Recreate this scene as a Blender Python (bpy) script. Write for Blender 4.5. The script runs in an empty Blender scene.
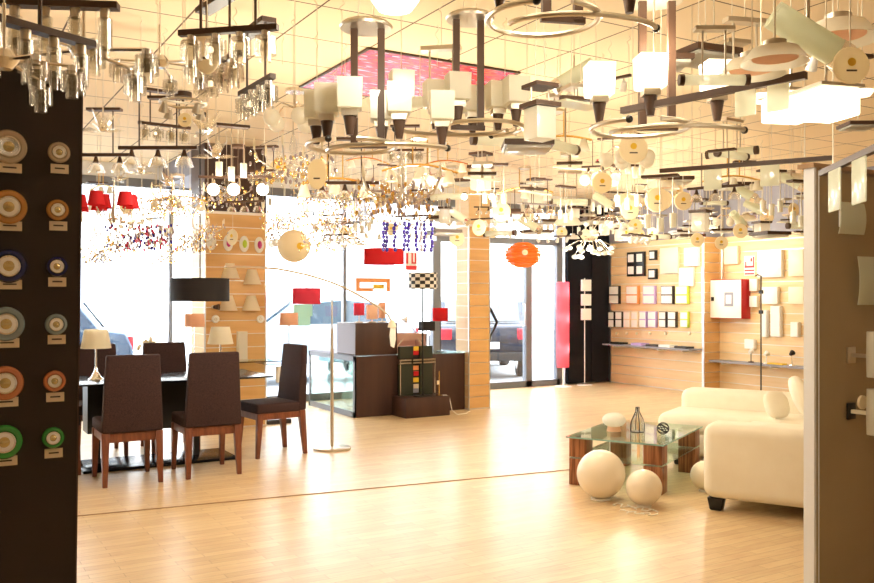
import bpy, bmesh, math, random
from mathutils import Matrix, Vector, Euler
random.seed(7)
PI = math.pi
S = bpy.context.scene
COL = S.collection
# ------------------------------------------------------------------ camera, world, lights, exposure
FPX, CX, HY, CAMZ = 865.0, 437.0, 298.0, 1.45
TH = math.atan(512 / FPX)                       # room's Y axis lies this far left of the view axis
ct, st = math.cos(TH), math.sin(TH)
cam_d = bpy.data.cameras.new('camera'); cam = bpy.data.objects.new('camera', cam_d); COL.objects.link(cam)
cam.location = (0, 0, CAMZ); cam.rotation_euler = (PI / 2, 0, -TH)
cam_d.sensor_width = 36; cam_d.lens = 36 * FPX / 874; cam_d.shift_y = (HY - 291.5) / 874
cam_d.clip_start = 0.05; cam_d.clip_end = 200
S.camera = cam
w = bpy.data.worlds.new('sky'); S.world = w; w.use_nodes = True
w.node_tree.nodes['Background'].inputs[0].default_value = (0.93, 0.97, 1.0, 1)
w.node_tree.nodes['Background'].inputs[1].default_value = 8.5
S.view_settings.view_transform = 'Standard'; S.view_settings.look = 'None'
S.view_settings.gamma = 1; S.view_settings.use_curve_mapping = False
S.view_settings.exposure = 0.54
WARM = (1.0, 0.91, 0.72); LK = 1.45
def lamp_light(name, loc, watts, r=0.05, parent=None, col=WARM):
    r = max(r, .1) if watts > 5 else r; d = bpy.data.lights.new(name, 'POINT'); d.energy = watts * LK; d.color = col; d.shadow_soft_size = r
    o = bpy.data.objects.new(name, d); COL.objects.link(o); o.location = loc
    if parent: o.parent = parent
    return o
sun_d = bpy.data.lights.new('sun', 'SUN'); sun_d.energy = 4.0; sun_d.angle = 0.02; sun_d.color = (1, .97, .92)
sun = bpy.data.objects.new('sun', sun_d); COL.objects.link(sun); sun.location = (5, 16, 9)
sun.rotation_euler = Euler((math.radians(52), 0, math.radians(0)))     # high sun from behind the shop: lights the street

# ------------------------------------------------------------------ pixel -> world helpers
def LD(lat, d, z): return Vector((lat * ct + d * st, -lat * st + d * ct, z))
def atD(px, py, d): return LD((px - CX) / FPX * d, d, CAMZ + (HY - py) * d / FPX)
def atH(px, py, H): return atD(px, py, FPX * (CAMZ - H) / (py - HY))
def FL(px, py): return atH(px, py, 0.0)
def atY(px, py, Y):
    k = (px - CX) / FPX; return atD(px, py, Y / (ct - k * st))
def atX(px, py, X):
    k = (px - CX) / FPX; return atD(px, py, X / (k * ct + st))
def proj(p):
    lat = p[0] * ct - p[1] * st; d = p[0] * st + p[1] * ct
    return CX + FPX * lat / d, HY - FPX * (p[2] - CAMZ) / d, d

# ------------------------------------------------------------------ materials
def mat(name, col=(.8, .8, .8), rough=.5, metal=0, trans=0, emit=None, estr=0, ior=1.45, coat=0, sub=0):
    m = bpy.data.materials.new(name); m.use_nodes = True
    b = m.node_tree.nodes['Principled BSDF']
    b.inputs['Base Color'].default_value = (*col, 1); b.inputs['Roughness'].default_value = rough
    b.inputs['Metallic'].default_value = metal; b.inputs['IOR'].default_value = ior
    b.inputs['Transmission Weight'].default_value = trans; b.inputs['Coat Weight'].default_value = coat
    if emit: b.inputs['Emission Color'].default_value = (*emit, 1); b.inputs['Emission Strength'].default_value = estr
    return m
def nodes(m): return m.node_tree.nodes, m.node_tree.links, m.node_tree.nodes['Principled BSDF']
def noisy(m, c1, c2, scale, stretch=(1, 1, 1), detail=4, bump=0, lo=.35, hi=.65):
    n, l, b = nodes(m)
    tc = n.new('ShaderNodeTexCoord'); mp = n.new('ShaderNodeMapping'); mp.inputs['Scale'].default_value = stretch
    ns = n.new('ShaderNodeTexNoise'); ns.inputs['Scale'].default_value = scale; ns.inputs['Detail'].default_value = detail
    cr = n.new('ShaderNodeValToRGB'); cr.color_ramp.elements[0].color = (*c1, 1); cr.color_ramp.elements[1].color = (*c2, 1)
    cr.color_ramp.elements[0].position = lo; cr.color_ramp.elements[1].position = hi
    l.new(tc.outputs['Object'], mp.inputs[0]); l.new(mp.outputs[0], ns.inputs[0]); l.new(ns.outputs[0], cr.inputs[0])
    l.new(cr.outputs[0], b.inputs['Base Color'])
    if bump:
        bp = n.new('ShaderNodeBump'); bp.inputs['Strength'].default_value = bump; bp.inputs['Distance'].default_value = .005
        l.new(ns.outputs[0], bp.inputs['Height']); l.new(bp.outputs[0], b.inputs['Normal'])
    return m
def thin_glass(name, tint, fac=.12, rough=.03, gloss=(1, 1, 1)):
    m = bpy.data.materials.new(name); m.use_nodes = True; n, l = m.node_tree.nodes, m.node_tree.links; n.clear()
    o = n.new('ShaderNodeOutputMaterial'); t = n.new('ShaderNodeBsdfTransparent'); t.inputs[0].default_value = (*tint, 1)
    g = n.new('ShaderNodeBsdfGlossy'); g.inputs[0].default_value = (*gloss, 1); g.inputs['Roughness'].default_value = rough
    x = n.new('ShaderNodeMixShader'); lw = n.new('ShaderNodeLayerWeight'); lw.inputs[0].default_value = .35
    mm = n.new('ShaderNodeMath'); mm.operation = 'MULTIPLY_ADD'; mm.inputs[1].default_value = .5; mm.inputs[2].default_value = fac
    l.new(lw.outputs['Fresnel'], mm.inputs[0]); l.new(mm.outputs[0], x.inputs[0]); l.new(t.outputs[0], x.inputs[1])
    l.new(g.outputs[0], x.inputs[2]); l.new(x.outputs[0], o.inputs[0]); return m
def frosted(name, col, tr=.5, clear=0.0):
    m = bpy.data.materials.new(name); m.use_nodes = True; n, l = m.node_tree.nodes, m.node_tree.links; n.clear()
    o = n.new('ShaderNodeOutputMaterial'); d = n.new('ShaderNodeBsdfDiffuse'); t = n.new('ShaderNodeBsdfTranslucent'); tp = n.new('ShaderNodeBsdfTransparent'); z = n.new('ShaderNodeMixShader'); z.inputs[0].default_value = clear
    d.inputs[0].default_value = (*col, 1); t.inputs[0].default_value = (*col, 1)
    x = n.new('ShaderNodeMixShader'); x.inputs[0].default_value = tr
    g = n.new('ShaderNodeBsdfGlossy'); g.inputs['Roughness'].default_value = .15; y = n.new('ShaderNodeMixShader'); y.inputs[0].default_value = 0.0 if ('fabric' in name or 'paper' in name) else .07
    l.new(d.outputs[0], x.inputs[1]); l.new(t.outputs[0], x.inputs[2]); l.new(x.outputs[0], z.inputs[1]); l.new(tp.outputs[0], z.inputs[2]); l.new(z.outputs[0], y.inputs[1]); l.new(g.outputs[0], y.inputs[2])
    l.new(y.outputs[0], o.inputs[0]); return m
M = {}
M['black_panel'] = noisy(mat('black_panel', rough=.5), (.022, .012, .008), (.034, .018, .012), 3, (1, 1, .2))
M['tan_panel'] = noisy(mat('tan_panel', rough=.6), (.34, .25, .145), (.38, .28, .165), 2)
M['alu'] = mat('brushed_aluminium', (.78, .78, .80), .3, 1)
M['chrome'] = mat('chrome', (.85, .84, .82), .12, 1)
M['nickel'] = mat('satin_nickel', (.62, .56, .46), .35, .9)
M['darkmetal'] = mat('dark_wenge_metal', (.07, .035, .02), .45)
M['black'] = mat('black', (.012, .011, .011), .35)
M['blackgloss'] = mat('black_gloss', (.008, .007, .009), .06, coat=.6)
M['wire'] = mat('steel_wire', (.75, .68, .55), .4, .2)
M['frost'] = frosted('frosted_glass', (.93, .91, .82), .5, .22)
M['frostg'] = frosted('greenish_frosted_glass', (.90, .93, .80), .5, .25)
M['paper'] = frosted('cream_paper', (.95, .85, .64), .35)
M['white'] = mat('white_enamel', (.86, .85, .82), .35)
M['cream'] = mat('cream_plastic', (.86, .78, .6), .45)
M['lit'] = mat('lit_glass', (1, .95, .85), .4, emit=(1, .84, .60), estr=1.5)
M['litglobe'] = mat('lit_globe', (1, .95, .85), .4, emit=(1, .85, .62), estr=4)
M['crystal'] = thin_glass('crystal', (.975, .97, .95), .06, .1)
M['glass'] = thin_glass('table_glass', (.80, .92, .87), .10)
M['glassedge'] = mat('glass_edge', (.25, .42, .36), .1, coat=.5)
M['pane'] = thin_glass('window_pane', (.97, .99, 1), .02)
M['shade'] = frosted('cream_fabric_shade', (.94, .88, .74), .5)
M['goldglass'] = mat('faceted_gold_reflector', (.62, .52, .28), .2, .8)
M['tower'] = frosted('glowing_pink_fabric', (.97, .34, .42), .75)
M['peach'] = frosted('peach_fabric_shade', (.92, .66, .48), .5)
M['red'] = frosted('red_fabric_shade', (.75, .05, .06), .5)
M['pinkred'] = frosted('rose_fabric_shade', (.85, .12, .20), .55)
M['blackshade'] = mat('black_fabric_shade', (.012, .009, .010), .8)
M['orange'] = frosted('orange_resin', (.90, .27, .04), .5)
M['purple'] = mat('violet_crystal', (.04, .02, .28), .15, coat=.5)
M['clearbead'] = mat('smoky_bead', (.45, .38, .42), .15, coat=.4)
M['redbead'] = mat('ruby_bead', (.55, .03, .10), .15, coat=.4)
M['brown'] = noisy(mat('espresso_wood', rough=.45), (.050, .022, .016), (.075, .034, .024), 6, (1, 1, .1))
M['fabric'] = noisy(mat('dark_weave', rough=.9), (.024, .011, .012), (.060, .028, .026), 160, (1, 1, 1), 2, .3)
M['legwood'] = noisy(mat('mahogany', rough=.35), (.15, .045, .022), (.24, .075, .035), 12, (4, 4, .5))
M['walnut'] = noisy(mat('striped_walnut', rough=.35), (.15, .045, .018), (.42, .17, .07), 22, (3, 3, .15), 3)
M['sofa'] = noisy(mat('cream_velvet', rough=.95), (.88, .81, .66), (.92, .86, .72), 5)
M['slat'] = noisy(mat('maple_slat', rough=.45), (.78, .56, .30), (.84, .63, .37), 3, (.6, .6, 6))
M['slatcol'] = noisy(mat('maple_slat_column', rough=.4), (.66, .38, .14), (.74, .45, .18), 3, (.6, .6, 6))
M['slatback'] = mat('groove_lining', (.35, .21, .11), .5); M['groove'] = mat('groove_profile', (.85, .80, .74), .35, .3)
M['blackplate'] = mat('smoked_black_glass', (.010, .010, .014), .22, ior=1.25)
M['bluegrey'] = mat('blue_grey_paint', (.30, .30, .36), .7)
M['wall'] = mat('cream_wall_paint', (.82, .72, .56), .8)
M['frame'] = mat('grey_window_frame', (.20, .21, .24), .4, .3)
M['jamb'] = mat('light_jamb', (.8, .8, .82), .5)
M['firered'] = mat('fire_red', (.55, .012, .016), .35)
M['printred'] = mat('print_red', (.75, .03, .04), .5)
M['print'] = mat('print_dark', (.07, .05, .04), .6)
M['printyellow'] = mat('print_yellow', (.85, .55, .04), .5)
M['tag'] = mat('cream_card', (.90, .76, .52), .6)
M['card'] = mat('beige_card', (.80, .66, .48), .6)
M['tyre'] = mat('tyre', (.02, .02, .022), .7)
M['carblue'] = mat('blue_black_paint', (.06, .10, .17), .25, .3, coat=.7)
M['cardark'] = mat('navy_paint', (.018, .028, .05), .25, .3, coat=.5)
M['carlight'] = mat('pale_blue_paint', (.55, .70, .85), .25, .3, coat=.7)
M['carglass'] = mat('car_glass', (.08, .12, .16), .05, coat=.5)
M['taillight'] = mat('tail_light', (.6, .02, .04), .2)
M['asphalt'] = noisy(mat('street_asphalt', rough=.9), (.42, .42, .44), (.5, .5, .5), 8)
M['pale'] = mat('pale_render', (.85, .84, .82), .8)
M['plinth'] = mat('dark_plinth', (.05, .04, .04), .5)
M['cable'] = mat('white_cable', (.88, .84, .76), .4)
M['green'] = mat('lime_print', (.55, .75, .08), .5)
M['purplebox'] = mat('lilac_box', (.50, .36, .68), .5)
M['orangebox'] = mat('orange_box', (.85, .32, .10), .5)
M['magenta'] = mat('magenta_glass', (.60, .05, .30), .15, coat=.5)
M['brass'] = mat('brass', (.85, .58, .20), .25, 1)
M['bulb'] = mat('glowing_bulb', (1, .9, .7), .3, emit=(1, .84, .55), estr=8)
for nm, c in (('ring_beige', (.50, .38, .26)), ('ring_amber', (.55, .25, .06)), ('ring_blue', (.010, .012, .10)),
              ('ring_grey', (.26, .33, .36)), ('ring_rust', (.58, .20, .09)), ('ring_green', (.05, .30, .06))):
    M[nm] = mat(nm, c, .15, coat=.6)
M['teal'] = mat('teal', (.45, .82, .72), .6)
# floor: strip parquet
def floor_mat():
    m = mat('strip_parquet', rough=.36, coat=.12); n, l, b = nodes(m); b.inputs['Coat Roughness'].default_value = .22
    tc = n.new('ShaderNodeTexCoord'); mp = n.new('ShaderNodeMapping')
    br = n.new('ShaderNodeTexBrick'); br.inputs['Scale'].default_value = 1; br.inputs['Brick Width'].default_value = .45
    br.inputs['Row Height'].default_value = .07; br.inputs['Mortar Size'].default_value = .0012; br.offset = .37
    br.inputs['Color1'].default_value = (.77, .59, .35, 1); br.inputs['Color2'].default_value = (.67, .48, .27, 1)
    br.inputs['Mortar'].default_value = (.36, .22, .11, 1)
    ns = n.new('ShaderNodeTexNoise'); ns.inputs['Scale'].default_value = 6; ns.inputs['Detail'].default_value = 5
    m2 = n.new('ShaderNodeMapping'); m2.inputs['Scale'].default_value = (1, 9, 1)
    mx = n.new('ShaderNodeMixRGB'); mx.blend_type = 'OVERLAY'; mx.inputs[0].default_value = .35
    l.new(tc.outputs['Object'], mp.inputs[0]); l.new(mp.outputs[0], br.inputs['Vector'])
    l.new(tc.outputs['Object'], m2.inputs[0]); l.new(m2.outputs[0], ns.inputs[0])
    l.new(br.outputs['Color'], mx.inputs[1]); l.new(ns.outputs[0], mx.inputs[2]); l.new(mx.outputs[0], b.inputs['Base Color'])
    return m
M['floor'] = floor_mat()
def ceil_mat():
    m = mat('ceiling_tiles', rough=.8); n, l, b = nodes(m)
    tc = n.new('ShaderNodeTexCoord'); sp = n.new('ShaderNodeSeparateXYZ'); l.new(tc.outputs['Object'], sp.inputs[0])
    outs = []
    for ax, off in ((0, 2.6), (1, 5.29)):
        a = n.new('ShaderNodeMath'); a.operation = 'SUBTRACT'; a.inputs[1].default_value = off - 60 * .615; l.new(sp.outputs[ax], a.inputs[0])
        d = n.new('ShaderNodeMath'); d.operation = 'PINGPONG'; d.inputs[1].default_value = .3075; l.new(a.outputs[0], d.inputs[0])
        g = n.new('ShaderNodeMath'); g.operation = 'LESS_THAN'; g.inputs[1].default_value = .0060; l.new(d.outputs[0], g.inputs[0]); outs.append(g)
    mx = n.new('ShaderNodeMath'); mx.operation = 'MAXIMUM'; l.new(outs[0].outputs[0], mx.inputs[0]); l.new(outs[1].outputs[0], mx.inputs[1])
    c = n.new('ShaderNodeMixRGB'); c.inputs[1].default_value = (.87, .71, .48, 1); c.inputs[2].default_value = (.13, .08, .05, 1)
    l.new(mx.outputs[0], c.inputs[0]); l.new(c.outputs[0], b.inputs['Base Color']); return m
M['ceil'] = ceil_mat()
def mosaic_mat():
    m = mat('red_mosaic', rough=.25); n, l, b = nodes(m)
    tc = n.new('ShaderNodeTexCoord'); mp = n.new('ShaderNodeMapping'); mp.inputs['Scale'].default_value = (5, 22, 1)
    v = n.new('ShaderNodeTexVoronoi'); v.inputs['Scale'].default_value = 3.2
    cr = n.new('ShaderNodeValToRGB'); e = cr.color_ramp.elements
    e[0].color = (.45, .01, .03, 1); e[1].color = (.62, .42, .55, 1); e[0].position = 0; e[1].position = .90
    for p, c in ((.25, (.62, .03, .05)), (.5, (.65, .10, .03)), (.62, (.22, .02, .10)), (.76, (.5, .04, .05))):
        x = e.new(p); x.color = (*c, 1)
    cr.color_ramp.interpolation = 'CONSTANT'
    sp = n.new('ShaderNodeSeparateColor'); l.new(tc.outputs['Object'], mp.inputs[0]); l.new(mp.outputs[0], v.inputs['Vector'])
    l.new(v.outputs['Color'], sp.inputs[0]); l.new(sp.outputs[0], cr.inputs[0]); l.new(cr.outputs[0], b.inputs['Base Color'])
    l.new(cr.outputs[0], b.inputs['Emission Color']); b.inputs['Emission Strength'].default_value = .18
    return m
M['mosaic'] = mosaic_mat()
def checker_mat():
    m = mat('black_white_weave', rough=.6); n, l, b = nodes(m)
    tc = n.new('ShaderNodeTexCoord'); sp = n.new('ShaderNodeSeparateXYZ'); l.new(tc.outputs['Object'], sp.inputs[0])
    at = n.new('ShaderNodeMath'); at.operation = 'ARCTAN2'; l.new(sp.outputs[0], at.inputs[0]); l.new(sp.outputs[1], at.inputs[1])
    cb = n.new('ShaderNodeCombineXYZ'); a2 = n.new('ShaderNodeMath'); a2.operation = 'MULTIPLY'; a2.inputs[1].default_value = 18 / (2 * PI) * 2 / 2
    l.new(at.outputs[0], a2.inputs[0]); l.new(a2.outputs[0], cb.inputs[0])
    z2 = n.new('ShaderNodeMath'); z2.operation = 'MULTIPLY_ADD'; z2.inputs[1].default_value = 24; z2.inputs[2].default_value = 100.02; l.new(sp.outputs[2], z2.inputs[0])
    l.new(z2.outputs[0], cb.inputs[1]); ch = n.new('ShaderNodeTexChecker'); ch.inputs['Scale'].default_value = 1
    ch.inputs['Color1'].default_value = (.01, .01, .01, 1); ch.inputs['Color2'].default_value = (.8, .76, .7, 1)
    cb.inputs[2].default_value = .5
    l.new(cb.outputs[0], ch.inputs['Vector']); l.new(ch.outputs[0], b.inputs['Base Color']); return m
M['check'] = checker_mat()

# ------------------------------------------------------------------ mesh builder
I4 = Matrix.Identity(4)
def T(x, y, z): return Matrix.Translation((x, y, z))
def R(a, ax): return Matrix.Rotation(a, 4, ax)
class MB:
    def __init__(s): s.v = []; s.f = []
    def add(s, vs, fs, m=None):
        k = len(s.v)
        s.v += [tuple(m @ Vector(p)) if m is not None else tuple(p) for p in vs]
        s.f += [tuple(i + k for i in f) for f in fs]; return s
    def box(s, x0, x1, y0, y1, z0, z1, m=None):
        return s.add([(x, y, z) for x in (x0, x1) for y in (y0, y1) for z in (z0, z1)],
                     [(0, 1, 3, 2), (4, 6, 7, 5), (0, 4, 5, 1), (2, 3, 7, 6), (0, 2, 6, 4), (1, 5, 7, 3)], m)
    def cbox(s, c, sz, m=None):
        return s.box(c[0] - sz[0] / 2, c[0] + sz[0] / 2, c[1] - sz[1] / 2, c[1] + sz[1] / 2, c[2] - sz[2] / 2, c[2] + sz[2] / 2, m)
    def frustum(s, c0, s0, c1, s1, m=None):     # tapered box between two z levels: centre (x,y,z), size (sx,sy)
        vs = []
        for c, z in ((c0, s0), (c1, s1)):
            vs += [(c[0] - z[0] / 2, c[1] - z[1] / 2, c[2]), (c[0] + z[0] / 2, c[1] - z[1] / 2, c[2]), (c[0] + z[0] / 2, c[1] + z[1] / 2, c[2]), (c[0] - z[0] / 2, c[1] + z[1] / 2, c[2])]
        return s.add(vs, [(3, 2, 1, 0), (4, 5, 6, 7), (0, 1, 5, 4), (1, 2, 6, 5), (2, 3, 7, 6), (3, 0, 4, 7)], m)
    def lathe(s, prof, n=20, m=None, caps=True):
        vs = []; fs = []
        for r, z in prof:
            for i in range(n):
                a = 2 * PI * i / n; vs.append((r * math.cos(a), r * math.sin(a), z))
        for j in range(len(prof) - 1):
            for i in range(n):
                k = (i + 1) % n; fs.append((j * n + i, j * n + k, (j + 1) * n + k, (j + 1) * n + i))
        if caps:
            fs.append(tuple(range(n - 1, -1, -1))); fs.append(tuple((len(prof) - 1) * n + i for i in range(n)))
        return s.add(vs, fs, m)
    def shell(s, prof, t, n=24, m=None):         # open thin lathe with thickness t
        p = list(prof) + [(max(r - t, .001), z) for r, z in reversed(prof)]; p.append(p[0])
        return s.lathe(p, n, m, caps=False)
    def tube(s, pts, r, n=8, m=None, closed=False):
        pts = [Vector(p) for p in pts]; vs = []; fs = []; N = len(pts); up = Vector((0, 0, 1)); prev = None
        for i, p in enumerate(pts):
            if closed: t = pts[(i + 1) % N] - pts[i - 1]
            else: t = pts[min(i + 1, N - 1)] - pts[max(i - 1, 0)]
            t.normalize()
            if prev is None: a = t.cross(up if abs(t.z) < .9 else Vector((1, 0, 0)))
            else: a = prev - t * prev.dot(t)
            a.normalize(); prev = a; b = t.cross(a)
            rr = r[i] if isinstance(r, (list, tuple)) else r
            for k in range(n):
                q = 2 * PI * k / n; vs.append(p + (a * math.cos(q) + b * math.sin(q)) * rr)
        for j in range(N if closed else N - 1):
            j2 = (j + 1) % N
            for k in range(n):
                k2 = (k + 1) % n; fs.append((j * n + k, j * n + k2, j2 * n + k2, j2 * n + k))
        if not closed: fs.append(tuple(range(n - 1, -1, -1))); fs.append(tuple((N - 1) * n + k for k in range(n)))
        return s.add(vs, fs, m)
    def ball(s, c, r, n=16, k=10, e=1.0, m=None):
        rr = r if isinstance(r, (tuple, list)) else (r, r, r)
        f = lambda x: math.copysign(abs(x) ** e, x)
        vs = [(c[0], c[1], c[2] - rr[2])]; fs = []
        for j in range(1, k):
            p = -PI / 2 + PI * j / k
            for i in range(n):
                a = 2 * PI * i / n
                vs.append((c[0] + rr[0] * f(math.cos(p)) * f(math.cos(a)), c[1] + rr[1] * f(math.cos(p)) * f(math.sin(a)), c[2] + rr[2] * f(math.sin(p))))
        vs.append((c[0], c[1], c[2] + rr[2])); L = len(vs) - 1
        for i in range(n):
            i2 = (i + 1) % n; fs.append((0, 1 + i2, 1 + i)); fs.append((L, 1 + (k - 2) * n + i, 1 + (k - 2) * n + i2))
            for j in range(k - 2): fs.append((1 + j * n + i, 1 + j * n + i2, 1 + (j + 1) * n + i2, 1 + (j + 1) * n + i))
        return s.add(vs, fs, m)
    def prism(s, poly, x0, x1, m=None):          # polygon in (y,z) extruded along x
        n = len(poly); vs = [(x0, y, z) for y, z in poly] + [(x1, y, z) for y, z in poly]
        return s.add(vs, [tuple(range(n - 1, -1, -1)), tuple(range(n, 2 * n))] + [(i, (i + 1) % n, n + (i + 1) % n, n + i) for i in range(n)], m)
    def build(s, name, m, parent=None, bevel=0, seg=2, flat=False):
        me = bpy.data.meshes.new(name); me.from_pydata(s.v, [], s.f); me.materials.append(M[m] if isinstance(m, str) else m)
        if bevel:
            bm = bmesh.new(); bm.from_mesh(me); bmesh.ops.recalc_face_normals(bm, faces=bm.faces)
            bmesh.ops.bevel(bm, geom=[e for e in bm.edges if e.is_manifold and e.calc_face_angle(0) > .5], offset=bevel, segments=seg, profile=.5, affect='EDGES')
            bm.to_mesh(me); bm.free()
        else:
            bm = bmesh.new(); bm.from_mesh(me); bmesh.ops.recalc_face_normals(bm, faces=bm.faces); bm.to_mesh(me); bm.free()
        if not flat:
            me.polygons.foreach_set('use_smooth', [True] * len(me.polygons)); me.set_sharp_from_angle(angle=math.radians(40))
        o = bpy.data.objects.new(name, me); COL.objects.link(o)
        if parent: o.parent = parent
        return o
def tag(o, label, cat, group=None):
    o['label'] = label; o['category'] = cat
    if group: o['group'] = group
    return o
def struct(name, mb, m, **k):
    o = mb.build(name, m, **k); o['kind'] = 'structure'; return o
def thing(name, loc=(0, 0, 0), label='', cat='', group=None, rz=0):
    o = bpy.data.objects.new(name, None); COL.objects.link(o); o.location = loc; o.rotation_euler = (0, 0, rz); o.empty_display_size = .05
    if label: tag(o, label, cat, group)
    return o
def dup(root, loc, rz=0, scale=1, label=None, cat=None, group=None):
    def cp(o, par):
        c = o.copy(); COL.objects.link(c); c.parent = par
        for ch in kids[o.name]: cp(ch, c)
        return c
    kids = {}
    def walk(o):
        kids[o.name] = list(o.children)
        for c in o.children: walk(c)
    walk(root); r = cp(root, None); r.location = loc; r.rotation_euler = (0, 0, rz); r.scale = (scale,) * 3
    if label: r['label'] = label
    if cat: r['category'] = cat
    if group: r['group'] = group
    return r
_ = I4

# ------------------------------------------------------------------ the setting
FY = 11.4; CH = 3.15; XL, XR, YB = -2.5, 10.5, -2.5; W1X = 10.15
struct('floor', MB().box(XL - .1, XR + .1, YB - .1, FY + .05, -.1, 0), 'floor')
struct('ceiling', MB().box(XL - .1, XR + .1, YB - .1, FY + .2, CH, CH + .12), 'ceil')
struct('wall_left', MB().box(XL - .15, XL, YB - .1, FY, 0, CH), 'wall')
struct('wall_back', MB().box(XL, XR, YB - .15, YB, 0, CH), 'wall')
struct('wall_right', MB().box(XR + .03, XR + .2, YB, FY + .2, 0, CH), 'bluegrey')
struct('trim_1', MB().tube([FL(60, 518) + Vector((0, 0, .001)), FL(575, 469.5) + Vector((0, 0, .001))], .006, 6), 'slatback')
# facade
JX = [XL, -.9, .75, atY(171, 300, FY).x, atY(262, 300, FY).x, atY(345, 300, FY).x, 6.62]
fr = MB()
for x in JX[:-1]: fr.box(x - .022, x + .022, FY, FY + .08, .12, 2.85)
struct('trim_2', MB().box(XL, 9.3, FY - .01, FY + .1, 2.86, 2.97), 'frame')
struct('wall_far', MB().box(XL, 9.3, FY, FY + .1, 2.97, CH).box(9.25, XR, FY + .01, FY + .12, 0, CH), 'jamb')
struct('trim_3', MB().box(XL, 6.55, FY - .02, FY + .1, 0, .10), 'frame')
wf = struct('window_1', fr, 'frame')
for i in range(len(JX) - 1):
    MB().box(JX[i] + .03, JX[i + 1] - .03, FY + .035, FY + .045, .10, 2.86).build('pane', 'pane', wf)
DJ = atY(436, 300, FY).x; DM = atY(528.5, 300, FY).x; DE = 9.12; DT = 2.32
d1 = struct('door_1', MB().box(DJ - .06, DJ + .08, FY - .02, FY + .08, 0, DT).box(DM - .06, DM + .06, FY - .02, FY + .08, 0, DT)
            .box(DE - .06, DE + .06, FY - .02, FY + .08, 0, 2.86).box(DJ, DE, FY - .02, FY + .08, DT, DT + .1).box(DJ, DE, FY - .02, FY + .08, 0, .10), 'frame')
MB().box(DJ, DM - .05, FY + .02, FY + .03, .09, DT).build('pane', 'pane', d1)
MB().box(DM + .05, DE - .05, FY + .02, FY + .03, .09, DT).build('pane', 'pane', d1)
MB().box(DJ, DE - .05, FY + .02, FY + .03, DT + .1, 2.86).build('pane', 'pane', d1)
MB().tube([(DM - .12, FY - .02, 1.0), (DM - .12, FY - .07, 1.0), (DM - .12, FY - .07, 1.35), (DM - .12, FY - .02, 1.35)], .012).build('door_handle', 'alu', d1)
MB().tube([atY(490, 308, FY - .03), atY(497, 322, FY - .09), atY(490, 337, FY - .03)], .025, 8).build('pull_handle', 'black', d1)
struct('wall_corner', MB().box(9.24, 9.74, FY - .09, FY - .02, .02, 3.0).box(9.75, 10.13, FY - .10, FY - .02, .02, 3.0), 'blackplate')
struct('wall_panel', MB().box(W1X + .02, XR + .03, 9.24, FY, 0, CH), 'bluegrey')
# slat walls (boards with real grooves)
def slats(mb, along, a0, a1, c, sgn, z0, z1, pitch=.152, gap=.013, t=.016):
    z = z0
    while z < z1 - .02:
        zt = min(z + pitch - gap, z1)
        if along == 'y': mb.box(min(c, c + sgn * t), max(c, c + sgn * t), a0, a1, z, zt)
        else: mb.box(a0, a1, min(c, c + sgn * t), max(c, c + sgn * t), z, zt)
        z += pitch
    return mb
s1 = struct('wall_slatted', slats(MB(), 'y', 9.25, FY - .11, W1X + .018, -1, .02, 2.38), 'slat')
MB().box(W1X + .017, W1X + .021, 9.25, FY - .11, .0, 2.38).build('groove_backing', 'groove', s1)
s2 = struct('wall_slatted_right', slats(MB(), 'y', YB, 9.235, XR + .018, -1, .02, 2.38), 'slat')
MB().box(XR + .017, XR + .03, YB, 9.235, .0, 2.38).build('groove_backing', 'groove', s2)
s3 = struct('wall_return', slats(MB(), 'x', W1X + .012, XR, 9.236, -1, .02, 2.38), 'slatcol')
MB().box(W1X + .0, XR, 9.232, 9.24, .0, 2.38).build('groove_backing', 'groove', s3)
struct('trim_4', MB().box(W1X - .003, W1X + .01, 9.21, 9.25, 0, 2.40), 'alu')
struct('trim_5', MB().box(W1X - .003, W1X + .01, FY - .13, FY - .10, 0, 2.40), 'alu')
# columns
def column(name, x0, x1, y0, y1, dark):
    c = struct(name, MB().box(x0 + .01, x1 - .01, y0 + .01, y1 - .01, 0, CH), 'groove')
    b = slats(MB(), 'x', x0, x1, y0, 1, .02, 2.40, .148, .010, .012)
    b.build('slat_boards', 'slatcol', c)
    s = slats(MB(), 'y', y0 + .013, y1 - .013, x0, 1, .02, 2.40, .148, .010, .012); slats(s, 'y', y0 + .013, y1 - .013, x1, -1, .02, 2.40, .148, .010, .012)
    s.build('side_boards', 'slat', c)  # paler maple on the flanks puts the window light into their colour
    MB().box(x0 - .002, x0 + .014, y0 - .003, y0 + .012, 0, 2.41).box(x1 - .014, x1 + .002, y0 - .003, y0 + .012, 0, 2.41).build('edge_profile', 'alu', c)
    MB().box(x0, x1, y0, y1, 2.41, CH).build('top_cladding', 'brown' if dark else 'slat', c)
column('column_left', 2.63, 3.33, 9.43, 9.98, True)
column('column_right', 6.06, 6.39, 9.43, 9.76, False)
struct('beam', MB().box(2.64, 3.3, 9.98, FY, 2.88, CH), 'bluegrey')

# street outside
struct('ground', MB().box(-14, 30, FY + .05, 45, -.12, -.02), 'asphalt')
bl = thing('building', (8, 30, 0), 'pale rendered building across the street, seen through the shop windows', 'building')
b_ = MB().box(-22, 22, 0, 6, 0, 11); b_.build('facade', 'pale', bl)
wn = MB()
for i in range(8):
    for j in range(3): MB().box(-20 + i * 5.2, -18.2 + i * 5.2, -.05, .0, 1.2 + j * 3.1, 2.9 + j * 3.1).build('window', 'frame', bl)

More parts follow.
